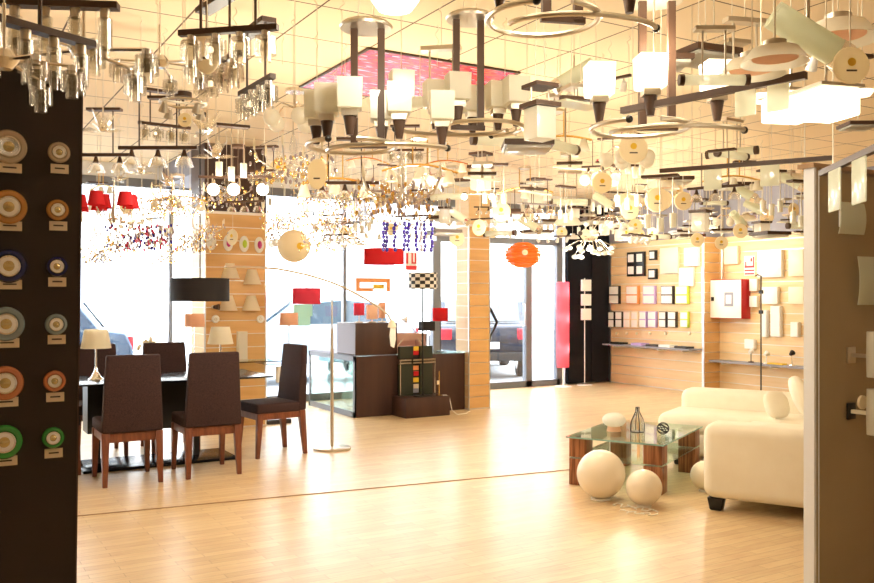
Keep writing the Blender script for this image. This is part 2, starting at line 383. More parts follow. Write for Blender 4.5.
def car(loc, rz, paint, label):
    t = thing('car', loc, label, 'car', None, rz)
    prof = [(-2.05, .35), (-2.1, .75), (-2.0, .98), (-1.65, 1.02), (-1.35, 1.42), (-.5, 1.50), (.35, 1.44), (1.0, 1.0), (1.75, .88), (2.05, .68), (2.08, .35)]
    MB().prism(prof, -.84, .84).build('body', paint, t, bevel=.06, seg=3)
    g = MB()
    for sx in (-1, 1): g.prism([(-1.38, 1.02), (-1.22, 1.36), (-.5, 1.43), (.3, 1.37), (.78, 1.03)], sx * .842 - .006, sx * .842 + .006)
    g.prism([(-1.70, 1.04), (-1.42, 1.40), (-1.40, 1.38), (-1.66, 1.03)], -.68, .68, T(0, -.025, .01))
    g.prism([(.42, 1.42), (1.0, 1.02), (.98, 1.0), (.40, 1.40)], -.68, .68, T(0, .03, .015))
    g.build('window_glass', 'carglass', t)
    for sx in (-1, 1):
        for y in (-1.3, 1.32):
            wq = MB().lathe([(.20, -.10), (.31, -.10), (.33, -.07), (.33, .07), (.31, .10), (.20, .10)], 22, T(sx * .78, y, .33) @ R(PI / 2, 'Y')).build('wheel', 'tyre', t)
            MB().lathe([(.05, -.11), (.2, -.105), (.2, .105), (.05, .11)], 14, T(sx * .785, y, .33) @ R(PI / 2, 'Y')).build('hubcap', 'alu', wq)
        MB().cbox((sx * .70, -2.06, .82), (.22, .08, .20)).build('tail_light', 'taillight', t, bevel=.02)
        MB().cbox((sx * .64, 2.02, .70), (.3, .1, .14)).build('headlight', 'white', t, bevel=.02)
    MB().cbox((0, -2.12, .62), (.52, .03, .12)).build('number_plate', 'white', t)
    MB().cbox((0, -2.1, .42), (1.6, .14, .16)).build('bumper', 'tyre', t, bevel=.03)
    return t
p = atD(474, 300, 17.6); car((p.x, p.y, -.02), -TH + .05, 'cardark', 'dark blue car parked with its rear and white plate towards the glass door')
p = atY(300, 300, 14.2); car((p.x + .1, 14.6, -.02), math.radians(96), 'carlight', 'pale blue car side-on outside, behind the arc lamp and the dark block')
p = atY(95, 300, 14.2); car((p.x - 1.65, 14.0, -.02), math.radians(82), 'carblue', 'dark car outside at far left, seen beside the black panel edge')

# ------------------------------------------------------------------ left black display panel with ring downlights
PY = 2.65
def side_panel(): 
    t = thing('display_stand', (0, 0, 0), 'near black display panel carrying twelve coloured ring downlights at left', 'display panel')
    a = atY(82, 68, PY); b = atY(75, 583, PY)
    k = (b.x - a.x) / (b.z - a.z); xt = a.x; x0 = b.x - k * b.z
    z1 = 2.09; xtop = x0 + k * z1
    MB().add([(x0 - 1.6, PY, 0), (x0, PY, 0), (xtop, PY, z1), (xtop - 1.6, PY, z1), (x0 - 1.6, PY + .05, 0), (x0, PY + .05, 0), (xtop, PY + .05, z1), (xtop - 1.6, PY + .05, z1)],
             [(0, 1, 2, 3), (7, 6, 5, 4), (0, 4, 5, 1), (1, 5, 6, 2), (2, 6, 7, 3), (3, 7, 4, 0)]).build('board', 'black_panel', t)
    MB().add([(x0, PY - .002, 0), (x0 + .004, PY - .002, 0), (xtop + .004, PY - .002, z1), (xtop, PY - .002, z1), (x0, PY + .052, 0), (x0 + .004, PY + .052, 0), (xtop + .004, PY + .052, z1), (xtop, PY + .052, z1)],
             [(0, 1, 2, 3), (7, 6, 5, 4), (0, 4, 5, 1), (1, 5, 6, 2), (2, 6, 7, 3), (3, 7, 4, 0)]).build('edge_band', 'darkmetal', t)
side_panel()
names = [('beige', 'ring_beige'), ('amber', 'ring_amber'), ('dark blue', 'ring_blue'), ('grey glass', 'ring_grey'), ('rust orange', 'ring_rust'), ('green', 'ring_green')]
Lc = [(8.5, 147), (8.6, 207), (8.6, 266), (6, 324), (5, 383), (4, 442)]; Rc = [(59, 152.6), (57.6, 210), (56.6, 266.5), (56, 324.4), (54.5, 381), (53, 437.6)]
Ll = [168, 226, 284.6, 343, 402, 461]; Rl = [169, 226, 282, 339.5, 397, 453]
FR = R(PI / 2, 'X')       # local z of a lathe -> faces -Y
for side, C_, Lb, rr in (('large', Lc, Ll, .047), ('small', Rc, Rl, .030)):
    for i, (x, y) in enumerate(C_):
        p = atY(x, y, PY - .001); cn, mk = names[i]
        t = thing('ring_downlight', p, '%s %s ring downlight on the black panel, in its %s column' % (side, cn, 'left' if side == 'large' else 'right'), 'downlight', 'ring downlights on the black panel')
        MB().lathe([(rr * .6, 0), (rr, 0), (rr, .006), (rr * .9, .013), (rr * .70, .014), (rr * .6, .006)], 30, FR).build('ring', mk, t)
        MB().lathe([(rr * .62, .001), (rr * .62, .012), (rr * .55, .013), (rr * .53, .008)], 24, FR).build('bezel', 'chrome', t)
        b = MB().lathe([(rr * .53, .002), (rr * .38, .006), (rr * .12, .0135), (rr * .02, .014)], 18, FR).build('bulb', 'goldglass', t)
        q = atY(x + (1 if side == 'large' else .6), Lb[i], PY - .001); ww = .026 if side == 'small' else .034
        l = thing('price_label', q, 'small beige label with dark print under the %s %s ring downlight' % (side, cn), 'label', 'printed labels on the black panel')
        MB().cbox((0, -.002, 0), (ww * 1.8, .003, .026)).build('card', 'card', l)
        MB().cbox((0, -.004, .001), (ww * 1.0, .001, .004)).build('print', 'print', l)

# ------------------------------------------------------------------ right tan display panel with wall lamps
ex = atY(814, 300, PY).x
t = thing('display_stand', (ex, PY, 0), 'near tan display wall with aluminium end cap at right edge of the view', 'display panel')
MB().box(.012, 1.9, 0, .05, 0, 2.065).build('board', 'tan_panel', t)
MB().box(-.004, .012, -.004, .054, 0, 2.075).box(.03, .036, -.004, 0, 0, 2.065).build('end_cap', 'jamb', t)  # white paint stands in for the bright sheen of the aluminium
MB().box(-.03, 1.9, -.02, .07, 2.075, 2.095).build('top_rail', 'slatback', t)
def curved_plate(mb, w_, h_, bow, y=-.05, m=None, n=8, t_=.004):
    vs = []; fs = []
    for s_ in (0, 1):
        for i in range(n + 1):
            for j in (0, 1):
                u = i / n; vs.append(((j - .5) * w_, y - s_ * t_ - bow * (1 - (2 * u - 1) ** 2), (u - .5) * h_))
    k = 2 * (n + 1)
    for i in range(n):
        fs.append((2 * i, 2 * i + 1, 2 * i + 3, 2 * i + 2)); fs.append((k + 2 * i, k + 2 * i + 2, k + 2 * i + 3, k + 2 * i + 1))
        fs.append((2 * i, 2 * i + 2, k + 2 * i + 2, k + 2 * i)); fs.append((2 * i + 1, k + 2 * i + 1, k + 2 * i + 3, 2 * i + 3))
    fs.append((0, k, k + 1, 1)); fs.append((2 * n, 2 * n + 1, k + 2 * n + 1, k + 2 * n))
    return mb.add(vs, fs, m)
for (x, y, w_, h_, lb) in ((845, 219, .20, .155, 'upper frosted curved plate wall lamp on the tan panel'), (866, 281, .24, .24, 'lower square frosted plate wall lamp on the tan panel')):
    p = atY(x, y, PY - .002); s_ = thing('wall_lamp', p, lb, 'wall lamp', 'wall lamps on the tan panel')
    MB().box(-.05, .05, -.03, 0, -.04, .04).build('back_plate', 'white', s_)
    curved_plate(MB(), w_, h_, .012, -.032).build('glass_plate', 'frostg', s_)
for (x, y, dark, lb) in ((850, 355, False, 'chrome bracket wall lamp with tall frosted shade on the tan panel'), (850, 411, True, 'dark bracket wall lamp with cream arm, lowest on the tan panel')):
    p = atY(x, y, PY - .002); s_ = thing('wall_lamp', p, lb, 'wall lamp', 'wall lamps on the tan panel')
    MB().box(-.03, .03, -.012, 0, -.04, .04).build('back_plate', 'black' if dark else 'nickel', s_, bevel=.002)
    MB().cbox((0, -.07, 0), (.022, .12, .018)).build('arm', 'cream' if dark else 'nickel', s_)
    MB().shell([(.040, -.08), (.042, 0), (.040, .14)], .004, 20, T(0, -.135, -.02)).build('shade', 'frost', s_)
    if dark: MB().lathe([(.034, 0), (.034, .012)], 20, T(0, -.06, .05) @ FR).build('price_tag', 'tag', s_)

# ------------------------------------------------------------------ dining set
def make_chair():
    t = thing('dining_chair', (0, 0, 0))
    # local: faces +Y, back at -Y
    s_ = MB().box(-.225, .225, -.20, .235, .40, .49).build('seat', 'fabric', t, bevel=.018, seg=3)
    b_ = MB().frustum((0, -.215, .41), (.46, .085), (0, -.26, 1.01), (.40, .06)).build('backrest', 'fabric', t, bevel=.014, seg=3)
    MB().box(-.22, .22, -.235, -.21, .335, .405).box(-.22, .22, .20, .225, .345, .402).box(-.22, -.195, -.21, .2, .345, .402).box(.195, .22, -.21, .2, .345, .402).build('seat_frame', 'legwood', t)
    for sx in (-1, 1):
        MB().frustum((sx * .208, -.255, 0), (.035, .035), (sx * .2, -.218, .41), (.06, .06)).build('leg', 'legwood', t, bevel=.003)
        MB().frustum((sx * .208, .225, 0), (.033, .033), (sx * .2, .2, .402), (.055, .055)).build('leg', 'legwood', t, bevel=.003)
    return t
ch = make_chair(); g_ = 'dining chairs around the black table'
tag(ch, 'dark woven dining chair nearest the black panel, its back to the camera', 'chair', g_); ch.location = (1.39, 7.23, 0)
dup(ch, (2.02, 7.22, 0), 0, label='dark woven dining chair with its back to the camera, right of the nearest one')
dup(ch, (2.78, 7.76, 0), math.radians(96), label='dark woven dining chair at the right end of the table, seen in profile')
dup(ch, (2.04, 8.50, 0), PI, label='dining chair on the far side, showing between the two near chairs')
dup(ch, (1.38, 8.50, 0), PI, label='dining chair on the far side behind the left table lamp')
dup(ch, (.86, 7.80, 0), math.radians(-90), label='dining chair at the left end, only its seat edge and leg showing')
t = thing('dining_table', (1.8, 7.88, 0), 'dining table with black glass top and glossy black foot plate', 'table')
MB().box(-.88, .90, -.44, .44, .735, .75).build('tabletop', 'blackplate', t, bevel=.004)
MB().box(-.62, .42, -.10, .16, .30, .735).build('pedestal', 'black', t)
MB().box(-.55, -.50, -.0, .05, .025, .30).build('post', 'black', t); MB().box(.3, .35, -.0, .05, .025, .30).build('post', 'black', t)
MB().box(-.68, .62, -.28, .26, 0, .025).build('foot_plate', 'blackplate', t, bevel=.004)
def table_lamp(name, loc, label, h, rb, rt, hs, shade, base='chrome', foot=.065, style='cone', cat='table lamp'):
    t = thing(name, loc, label, cat)
    if style == 'cone': MB().lathe([(foot, 0), (foot, .008), (foot * .7, .02), (.018, .07), (.009, .12), (.008, h - hs * .5)], 20).build('stem', base, t)
    else:
        MB().lathe([(foot, 0), (foot, .012), (.01, .014)], 20).build('foot', base, t); MB().tube([(0, 0, .01), (0, 0, h - hs * .5)], .006).build('stem', base, t)
    MB().shell([(rb, h - hs), (rb * .97 + rt * .03, h - hs + .005), (rt, h)], .003, 26).build('shade', shade, t)
    MB().tube([(-rt * .97, 0, h - .02), (rt * .97, 0, h - .02)], .002, 6).tube([(0, -rt * .97, h - .02), (0, rt * .97, h - .02)], .002, 6).build('shade_fitter', base, t)
    return t
p = atH(96, 378, .751); table_lamp('table_lamp', (1.26, 7.86, .75), 'chrome table lamp with cream shade on the black table beside the black panel', .43, .125, .095, .16, 'shade')
table_lamp('table_lamp', (2.38, 8.0, .75), 'chrome table lamp with cream shade on the right end of the black table', .43, .12, .085, .16, 'shade')
# flowers-like lamp beyond table
p = atY(145, 350, 9.9)
t = thing('side_table', (p.x, 9.9, 0), 'small round white table beyond the dining chairs by the window', 'table')
MB().lathe([(.28, .70), (.28, .72)], 28).build('tabletop', 'white', t); MB().tube([(0, 0, .01), (0, 0, .70)], .02).build('post', 'chrome', t); MB().lathe([(.18, 0), (.18, .015), (.02, .02)], 24).build('foot', 'chrome', t)
t = thing('flower_arrangement', (p.x + .06, 9.9, .72), 'cream blossom arrangement on the small white table by the window', 'flowers')
MB().lathe([(.03, 0), (.05, .06), (.03, .12)], 14).build('vase', 'white', t)
fm = MB()
for i in range(46):
    a = random.uniform(0, 2 * PI); e = random.uniform(0, 1); fm.ball((.16 * math.cos(a) * e, .16 * math.sin(a) * e, .16 + .12 * random.random() * (1.2 - e)), .022, 8, 5)
fm.build('blossoms', 'cream', t)

# black drum pendant
t = thing('drum_pendant', (2.17, 7.93, 1.52), 'wide black drum pendant hanging over the dining table', 'pendant lamp')
MB().shell([(.262, -.10), (.262, .11)], .004, 40).build('shade', 'blackshade', t)
MB().tube([(0, 0, .10), (0, 0, 1.60)], .006).build('rod', 'black', t); MB().lathe([(.06, 1.60), (.06, 1.628)], 20).build('canopy', 'black', t)
MB().tube([(-.26, 0, .1), (.26, 0, .1)], .003, 6).tube([(0, -.26, .1), (0, .26, .1)], .003, 6).build('spider', 'black', t)

# ------------------------------------------------------------------ arc floor lamp
Yp = 7.66
b0 = FL(332, 449)
t = thing('arc_floor_lamp', (b0.x, b0.y, 0), 'tall chrome arc floor lamp with round base, arching over to the dark block', 'floor lamp')
MB().lathe([(.18, 0), (.18, .018), (.17, .024), (.02, .028)], 36).build('base', 'nickel', t)
MB().tube([(0, 0, .02), (0, 0, 1.15)], .016, 12).tube([(0, 0, 1.14), (0, 0, 1.61)], .008, 10).build('pole', 'nickel', t)
arc = [atY(x, y, b0.y) - Vector((b0.x, b0.y, 0)) for x, y in ((225, 266.5), (245, 266.8), (260, 267.5), (277.6, 268.8), (292, 271.5), (308, 275), (320, 278.6), (332, 282.5), (344, 287.5), (356, 293.6), (368, 300.5), (380, 308), (388, 314.5), (392, 322))]
MB().tube(arc, .010, 8).build('arc_arm', 'nickel', t)
MB().lathe([(.015, .02), (.03, 0), (.045, -.05), (.04, -.055)], 18, T(*arc[-1])).build('lamp_head', 'cream', t)
q = arc[-1]
MB().prism([(-.02, 0), (.05, .0), (.055, -.12), (.03, -.21), (-.02, -.19), (-.035, -.08)], -.006, .006, T(q.x, q.y, q.z - .05) @ R(-1.2, 'Z')).build('hanging_cover', 'white', t, bevel=.004)

# ------------------------------------------------------------------ dark counters
bx, by = 4.47, 9.5
t = thing('display_counter', (bx, by, 0), 'low espresso counter with framed glass display side, left of the dark pedestal', 'counter')
MB().box(.0, .58, 0, .02, 0, .74).box(.02, .56, .02, 1.43, 0, .04).build('carcass', 'brown', t)
MB().box(.56, .57, .05, 1.40, .05, .74).build('back_glass', 'glass', t)
MB().box(-.005, .02, 0, .05, .0, .74).box(-.005, .02, .0, 1.45, .68, .742).box(-.005, .02, .0, 1.45, 0, .07).box(-.005, .02, 1.40, 1.45, 0, .74).build('frame', 'frame', t)
MB().box(.0, .01, .05, 1.40, .07, .68).build('glass_side', 'glass', t)
MB().box(.02, .57, 0.02, 1.45, .742, .752).build('top', 'bluegrey', t)
t = thing('display_block', (bx + .01, by, .755), 'espresso box block stacked on top of the low display counter', 'counter')
MB().box(0, .57, 0, .55, 0, .39).build('body', 'brown', t, bevel=.004); MB().box(-.004, 0, .01, .54, .01, .38).build('side_panel', 'bluegrey', t)
t = thing('display_lamp', (bx + .28, by + .75, .04), 'round frosted lamp standing inside the glass-sided display counter', 'table lamp')
MB().lathe([(.07, 0), (.07, .01), (.01, .02)], 18).build('foot', 'chrome', t); MB().ball((0, 0, .13), .11).build('globe', 'frost', t)
t = thing('counter', (5.06, by + .01, 0), 'espresso counter with pale glass top between the pedestal and the right column', 'counter')
MB().box(0, .99, 0, .6, 0, .735).build('carcass', 'brown', t, bevel=.003); MB().box(0, .99, 0, .6, .736, .75).build('top', 'glass', t)
t = thing('pedestal', (4.97, 9.13, 0), 'low espresso pedestal on the floor in front of the counters', 'pedestal')
MB().box(0, .62, 0, .365, 0, .24).build('body', 'brown', t, bevel=.004)
# rack on pedestal
t = thing('display_rack', (5.03, 9.40, .241), 'dark two-tier display rack with colourful cards standing on the low pedestal', 'rack')
MB().box(0, .19, 0, .05, .0, .385).box(.29, .47, 0, .05, 0, .385).box(.0, .19, 0, .05, .46, .61).box(.29, .47, 0, .05, .46, .61).build('side_panels', mat('olive_panel', (.03, .035, .022), .4), t)
MB().box(-.01, .50, -.02, .07, .395, .412).box(-.01, .50, -.02, .07, .43, .45).tube([(-.0, -.02, .0), (-.0, -.02, .45)], .005).tube([(.49, -.02, .0), (.49, -.02, .45)], .005).build('chrome_band', 'chrome', t)
MB().box(.19, .29, .03, .05, 0, .61).build('back_strip', 'black', t)
for k, (z, m_) in enumerate(((.50, 'firered'), (.55, 'printyellow'), (.31, 'orangebox'), (.24, 'firered'), (.16, 'printyellow'), (.08, 'card'), (.03, 'bluegrey'))):
    MB().box(.195 + .008 * (k % 2), .275, .01, .03, z, z + .055).build('card', m_, t)
# floor lamp with woven drum on pedestal
t = thing('floor_lamp', (5.27, 9.25, .241), 'black pole lamp with black and white patterned drum shade on the low pedestal', 'floor lamp')
MB().lathe([(.12, 0), (.12, .01), (.01, .014)], 28).build('base', 'black', t); MB().tube([(0, 0, .01), (0, 0, 1.40)], .011).build('pole', 'black', t)
sh = MB().shell([(.18, -.10), (.18, .10)], .003, 36).build('shade', 'check', t); sh.location = (0, 0, 1.42)
t = thing('small_stand', (5.50, 9.24, .241), 'thin brass stand with a small tag on the low pedestal', 'stand')
MB().lathe([(.04, 0), (.04, .006)], 16).tube([(0, 0, 0), (0, 0, .30)], .005).build('stem', 'brass', t); MB().cbox((-.02, -.01, .16), (.035, .004, .05)).build('tag', 'tag', t)
c0 = Vector((5.53, 9.2, .245))
tag(MB().tube([c0, c0 + Vector((.04, -.02, 0)), (5.60, 9.16, .22), (5.62, 9.13, .06), (5.68, 9.1, .006), (5.85, 9.14, .006), (5.9, 9.22, .006), (6.0, 9.30, .006), (6.02, 9.4, .006)], .005).build('power_cable', 'cable'), 'white power cable running from the low pedestal towards the right column', 'cable')
t = thing('crate', (5.12, 9.72, .752), 'pinkish wooden crate on the counter behind the display rack', 'crate')
MB().box(0, .48, 0, .02, 0, .06).box(0, .48, 0, .02, .16, .24).box(0, .02, .0, .3, 0, .24).box(.46, .48, 0, .3, 0, .24).box(0, .48, .28, .3, 0, .24).build('frame', mat('pink_wood', (.72, .42, .32), .6), t)
MB().tube([(.03, .01, .05), (.14, .01, .19)], .012, 6).tube([(.45, .01, .05), (.34, .01, .19)], .012, 6).build('brace', mat('pale_wood', (.8, .6, .42), .6), t)
# lamps on the counter
def drum_lamp(name, p, label, r, hs, h, shade, sq=False, base='black', foot=.05):
    t = thing(name, p, label, 'table lamp')
    MB().lathe([(foot, 0), (foot, .01), (.01, .012)], 18).build('foot', base, t); MB().tube([(0, 0, .01), (0, 0, h - hs * .5)], .006).build('stem', base, t)
    if sq: MB().box(-r, r, -r * .7, r * .7, h - hs, h).build('shade', shade, t, bevel=.004)
    else: MB().shell([(r, h - hs), (r, h)], .003, 26).build('shade', shade, t)
drum_lamp('table_lamp', (5.54, 9.62, .75), 'small table lamp with black box shade on the counter', .09, .12, .40, 'blackshade', True)
drum_lamp('table_lamp', (5.78, 9.68, .75), 'table lamp with red drum shade on the counter near the right column', .10, .17, .57, 'red')
drum_lamp('table_lamp', (4.63, 9.72, 1.146), 'small lamp with red shade on the dark block, leftmost there', .065, .15, .24, 'pinkred', False, 'card')
drum_lamp('table_lamp', (4.80, 9.70, 1.146), 'square beige lamp with round tag on the dark block', .06, .18, .22, 'peach', True, 'card')
drum_lamp('table_lamp', (4.97, 9.76, 1.146), 'slim beige lamp on the dark block near the arc lamp head', .045, .2, .25, 'peach', False, 'card')
t = thing('desk_lamp', (5.62, 9.9, .75), 'white jointed desk lamp on the counter behind the black box lamp', 'desk lamp')
MB().lathe([(.06, 0), (.06, .012)], 20).build('foot', 'white', t)
MB().tube([(0, 0, .01), (-.06, 0, .22), (-.22, .02, .42)], .007).build('arm', 'white', t); MB().lathe([(.015, .04), (.05, -.03)], 16, T(-.23, .02, .42) @ R(.7, 'Y')).build('head', 'white', t)

# ------------------------------------------------------------------ left column fittings (face y = 9.43)
CY = 9.425
for k, (x, y, m_, nm) in enumerate(((211, 242, 'white', 'white'), (228, 243, 'magenta', 'magenta'), (244, 244, 'green', 'lime green'), (259, 245, 'magenta', 'purple-pink'))):
    p = atY(x, y, CY); p.x = max(p.x, 2.70) if k == 0 else p.x
    t = thing('wall_spot', p, 'oval wall lamp with %s centre, in the row high on the left column' % nm, 'wall lamp', 'oval wall lamps on the left column')
    MB().lathe([(.055, 0), (.055, .012), (.045, .02)], 22, Matrix.Diagonal((1, 1, 1.65, 1)) @ FR).build('plate', 'white', t)
    MB().ball((0, -.03, 0), (.026, .018, .045), 14, 8).build('glass_centre', m_, t)
for k, (x, y, nm) in enumerate(((230, 271, 'upper left'), (252, 277, 'upper right'), (228, 303, 'lower left'), (251, 303, 'lower right'))):
    p = atY(x, y, CY)
    t = thing('wall_lamp', p, 'cream half-cone shade wall lamp, %s of the four on the left column' % nm, 'wall lamp', 'half-cone wall lamps on the left column')
    vs = []; n_ = 14
    mb = MB(); prof = []
    for i in range(n_ + 1):
        a = PI + PI * i / n_
        for rr, z in ((.105, -.085), (.05, .085)): vs.append((rr * math.cos(a), rr * math.sin(a), z))
    for i in range(n_ + 1):
        a = PI + PI * i / n_
        for rr, z in ((.101, -.085), (.046, .085)): vs.append((rr * math.cos(a), rr * math.sin(a), z))
    o_ = 2 * (n_ + 1); fs = []
    for i in range(n_):
        fs += [(2 * i, 2 * i + 1, 2 * i + 3, 2 * i + 2), (o_ + 2 * i, o_ + 2 * i + 2, o_ + 2 * i + 3, o_ + 2 * i + 1), (2 * i, 2 * i + 2, o_ + 2 * i + 2, o_ + 2 * i), (2 * i + 1, o_ + 2 * i + 1, o_ + 2 * i + 3, 2 * i + 3)]
    mb.add(vs, fs).build('shade', 'shade', t)
    MB().box(-.02, .02, -.06, -.0, -.01, .01).build('bracket', 'nickel', t)
for (x, y, nm) in ((215, 319, 'white disc spot lamp low on the left side of the left column'), (260, 319, 'round chrome-rimmed spot lamp low on the right side of the left column')):
    p = atY(x, y, CY); t = thing('wall_spot', p, nm, 'wall lamp'); MB().lathe([(.04, 0), (.045, .02), (.036, .028)], 20, FR).build('ring', 'white', t); MB().lathe([(.02, .02), (.018, .034)], 16, FR).build('bulb', 'nickel', t)
p = atY(213, 307, CY); t = thing('wall_spot', p, 'small dark spotlight beside the lower cone lamps on the left column', 'wall lamp')
MB().lathe([(.02, 0), (.02, .02)], 14, FR).build('plate', 'nickel', t); MB().lathe([(.018, 0), (.035, .06)], 16, T(0, -.03, 0) @ R(.9, 'Z') @ FR).build('head', 'darkmetal', t)
t = thing('glass_shelf', (2.35, 9.08, .75), 'glass shelf fixed across the left column holding three lamps', 'shelf')
MB().box(0, 1.32, 0, .34, 0, .012).build('shelf', 'glass', t); MB().box(0, 1.32, -.004, 0, 0, .012).build('front_edge', 'darkmetal', t)
MB().box(.4, .43, .02, .34, -.03, 0).box(.84, .87, .02, .34, -.03, 0).build('bracket', 'nickel', t)
p = atY(242, 345, 9.25); t = thing('table_lamp', (p.x, 9.25, .763), 'slim upright white box lamp on the shelf of the left column', 'table lamp')
MB().box(-.05, .05, -.04, .04, .02, .32).build('shade', 'frost', t); MB().box(-.055, .055, -.045, .045, 0, .02).build('foot', 'nickel', t)
table_lamp('table_lamp', (3.53, 9.24, .763), 'tall stick lamp with peach drum shade at the right end of the column shelf', .52, .105, .10, .14, 'peach', style='x', foot=.07)
table_lamp('table_lamp', (2.47, 9.24, .763), 'tall stick lamp with peach drum shade at the left end of the column shelf', .52, .105, .10, .14, 'peach', style='x', foot=.07)
t = thing('price_card', (3.45, 9.20, .60), 'white carton with round yellow mark hanging under the right end of the column shelf', 'card')
MB().box(-.08, .08, -.03, .03, -.09, .09).build('box', 'white', t); MB().lathe([(.035, 0), (.035, .004)], 18, T(.02, -.031, .0) @ FR).build('mark', 'printyellow', t); MB().tube([(0, 0, .09), (0, 0, .148)], .003).build('string', 'wire', t)
tag(MB().box(3.38, 3.66, 9.5, 9.7, 0, .05).build('floor_box', 'plinth'), 'flat dark box on the floor beside the left column', 'box')

# ------------------------------------------------------------------ floor lamps by the door
p = FL(563, 387); t = thing('floor_lamp', (p.x, p.y, 0), 'floor lamp with tall pink-red tower shade beside the glass door', 'floor lamp')
MB().lathe([(.14, 0), (.14, .012), (.01, .02)], 28).build('base', 'white', t); MB().tube([(0, 0, .01), (0, 0, .34)], .012).build('pole', 'white', t)
MB().shell([(.10, .32), (.10, 1.71)], .003, 28).build('shade', 'tower', t)
MB().ball((0, 0, .6), .035, 12, 8).ball((0, 0, 1.1), .035, 12, 8).ball((0, 0, 1.5), .035, 12, 8).build('bulb', 'litglobe', t)
MB().tube([(0, 0, .34), (0, 0, 1.5)], .006).build('inner_rod', 'white', t)
for z_ in (.62, 1.12, 1.56): lamp_light('bulb_or_fill_light', (p.x + .05, p.y - .05, z_), 4.0, .03)
p = FL(590, 385.5); t = thing('floor_lamp', (p.x - .05, 11.12, 0), 'thin floor lamp with three white square shades in front of the black wall', 'floor lamp')
MB().lathe([(.13, 0), (.13, .012), (.01, .02)], 28).build('base', 'white', t); MB().tube([(0, 0, .01), (0, 0, 1.78)], .008).build('pole', 'white', t)
for z in (1.66, 1.42, 1.18): MB().box(-.095, .095, -.06, -.012, z - .095, z + .095).build('shade', 'white', t, bevel=.006)

# ------------------------------------------------------------------ right wall wares
def board(X, x0, x1, y0, y1, m_, label, inner=None, cat='ceiling lamp', name='panel_lamp', th=.05, group=None, cells=None, im='white', ir=.43):
    a = atX(x0, y0, X); b = atX(x1, y1, X); c = (a + b) / 2; W = abs(a.y - b.y); H = abs(a.z - b.z)
    t = thing(name, (X, c.y, c.z), label, cat, group)
    MB().box(-th, -.001, -W / 2, W / 2, -H / 2, H / 2).build('body', m_, t, bevel=.004)
    if cells:
        nx, nz = cells
        for i in range(nx):
            for j in range(nz):
                y = -W / 2 + W * (i + .5) / nx; z = -H / 2 + H * (j + .5) / nz
                MB().box(-th - .008, -th, y - W * ir / nx, y + W * ir / nx, z - H * ir / nz, z + H * ir / nz).build('insert', im, t)
    return t
XA = W1X - .001; XB = XR - .001
board(XA, 629, 646, 252.6, 276, 'black', 'black frame with four white window-like squares on the slatted wall', cells=(2, 2), name='frame_lamp', ir=.32)
board(XA, 651, 657.6, 250.6, 260, 'black', 'small black square frame, upper of two, on the slatted wall', cells=(1, 1), name='frame_lamp', ir=.34)
board(XA, 650, 658, 269, 279, 'black', 'small black square frame, lower of two, on the slatted wall', cells=(1, 1), name='frame_lamp', ir=.34)
board(XA, 662, 680, 248.5, 273, 'cream', 'large plain pale panel lamp on the slatted wall right of the black frames')
board(XA, 687, 700.5, 248, 266, 'white', 'pale panel lamp with dark edge, top right of the left slatted wall', th=.07)
board(XA, 681, 695, 268, 286, 'white', 'white square panel lamp above the lime edged pack')
R1 = [(611, 621, 'black', 'black lined'), (628, 640, 'orangebox', 'orange edged'), (645, 657, 'purplebox', 'lilac edged'), (663, 675, 'plinth', 'dark edged'), (677.5, 690, 'green', 'lime edged')]
for x0, x1, m_, nm in R1: board(XA, x0, x1, 286, 304, m_, '%s white switch sample in the upper row on the slatted wall' % nm, cells=(1, 2), cat='switch sample', name='switch_sample', group='switch samples, upper row')
R2 = [(610.5, 616, 'black', 'black lined'), (617.5, 624, 'plinth', 'brown lined'), (625.5, 632, 'card', 'beige'), (633.5, 639.5, 'tag', 'cream'), (641.5, 648, 'purplebox', 'narrow lilac'), (650, 658, 'purplebox', 'wide lilac'),
      (661, 668, 'plinth', 'narrow dark edged'), (670, 678, 'plinth', 'wide dark edged'), (682.5, 690, 'green', 'lime edged')]
for x0, x1, m_, nm in R2: board(XA, x0, x1, 311.5, 327.5, m_, '%s switch sample in the lower row on the slatted wall' % nm, cells=(1, 2), cat='switch sample', name='switch_sample', group='switch samples, lower row')
for i, x in enumerate((617, 627, 637, 650, 666, 690)):
    p = atX(x, 333.5, XA); t = thing('wall_hook', p, ['first', 'second', 'third', 'fourth', 'fifth', 'last'][i] + ' small round knob from the left under the lower sample row', 'knob', 'small knobs under the samples'); MB().lathe([(.022, 0), (.022, .02), (.012, .03)], 12, R(-PI / 2, 'Y')).build('knob', 'cream', t)
for (X, y0, y1, z, lb) in ((W1X, 9.26, 11.2, None, 'long thin shelf with boxes along the left slatted wall'), (XR, 6.2, 9.2, None, 'long thin grey shelf along the right slatted wall behind the sofa')):
    z = atX(655, 346.5, W1X).z if X == W1X else atX(750, 362.5, XR).z
    t = thing('wall_shelf', (X, y0, z), lb, 'shelf', None)
    MB().box(-.26, -.001, 0, y1 - y0, -.012, .012).build('shelf', 'glass' if 0 else 'bluegrey', t)
    for k in range(4): MB().box(-.2, -.001, .2 + k * (y1 - y0 - .4) / 3 - .01, .2 + k * (y1 - y0 - .4) / 3 + .01, -.045, -.013).build('bracket', 'white', t)
    if X == W1X: ZS1 = z + .012
    else: ZS2 = z + .012
for k, (x, m_, nm) in enumerate(((619, 'black', 'black'), (640, 'purplebox', 'lilac'), (655, 'plinth', 'dark brown'), (668, 'white', 'white'), (684, 'plinth', 'narrow dark'))):
    p = atX(x, 345, W1X - .13); tag(MB().box(-.09, .09, -.12, .12, 0, .03 + .01 * (k % 2)).build('flat_box', m_, bevel=.003), '%s flat box lying on the thin shelf of the left slatted wall' % nm, 'box', 'flat boxes on the wall shelf').location = (W1X - .13, p.y, ZS1 + .001)
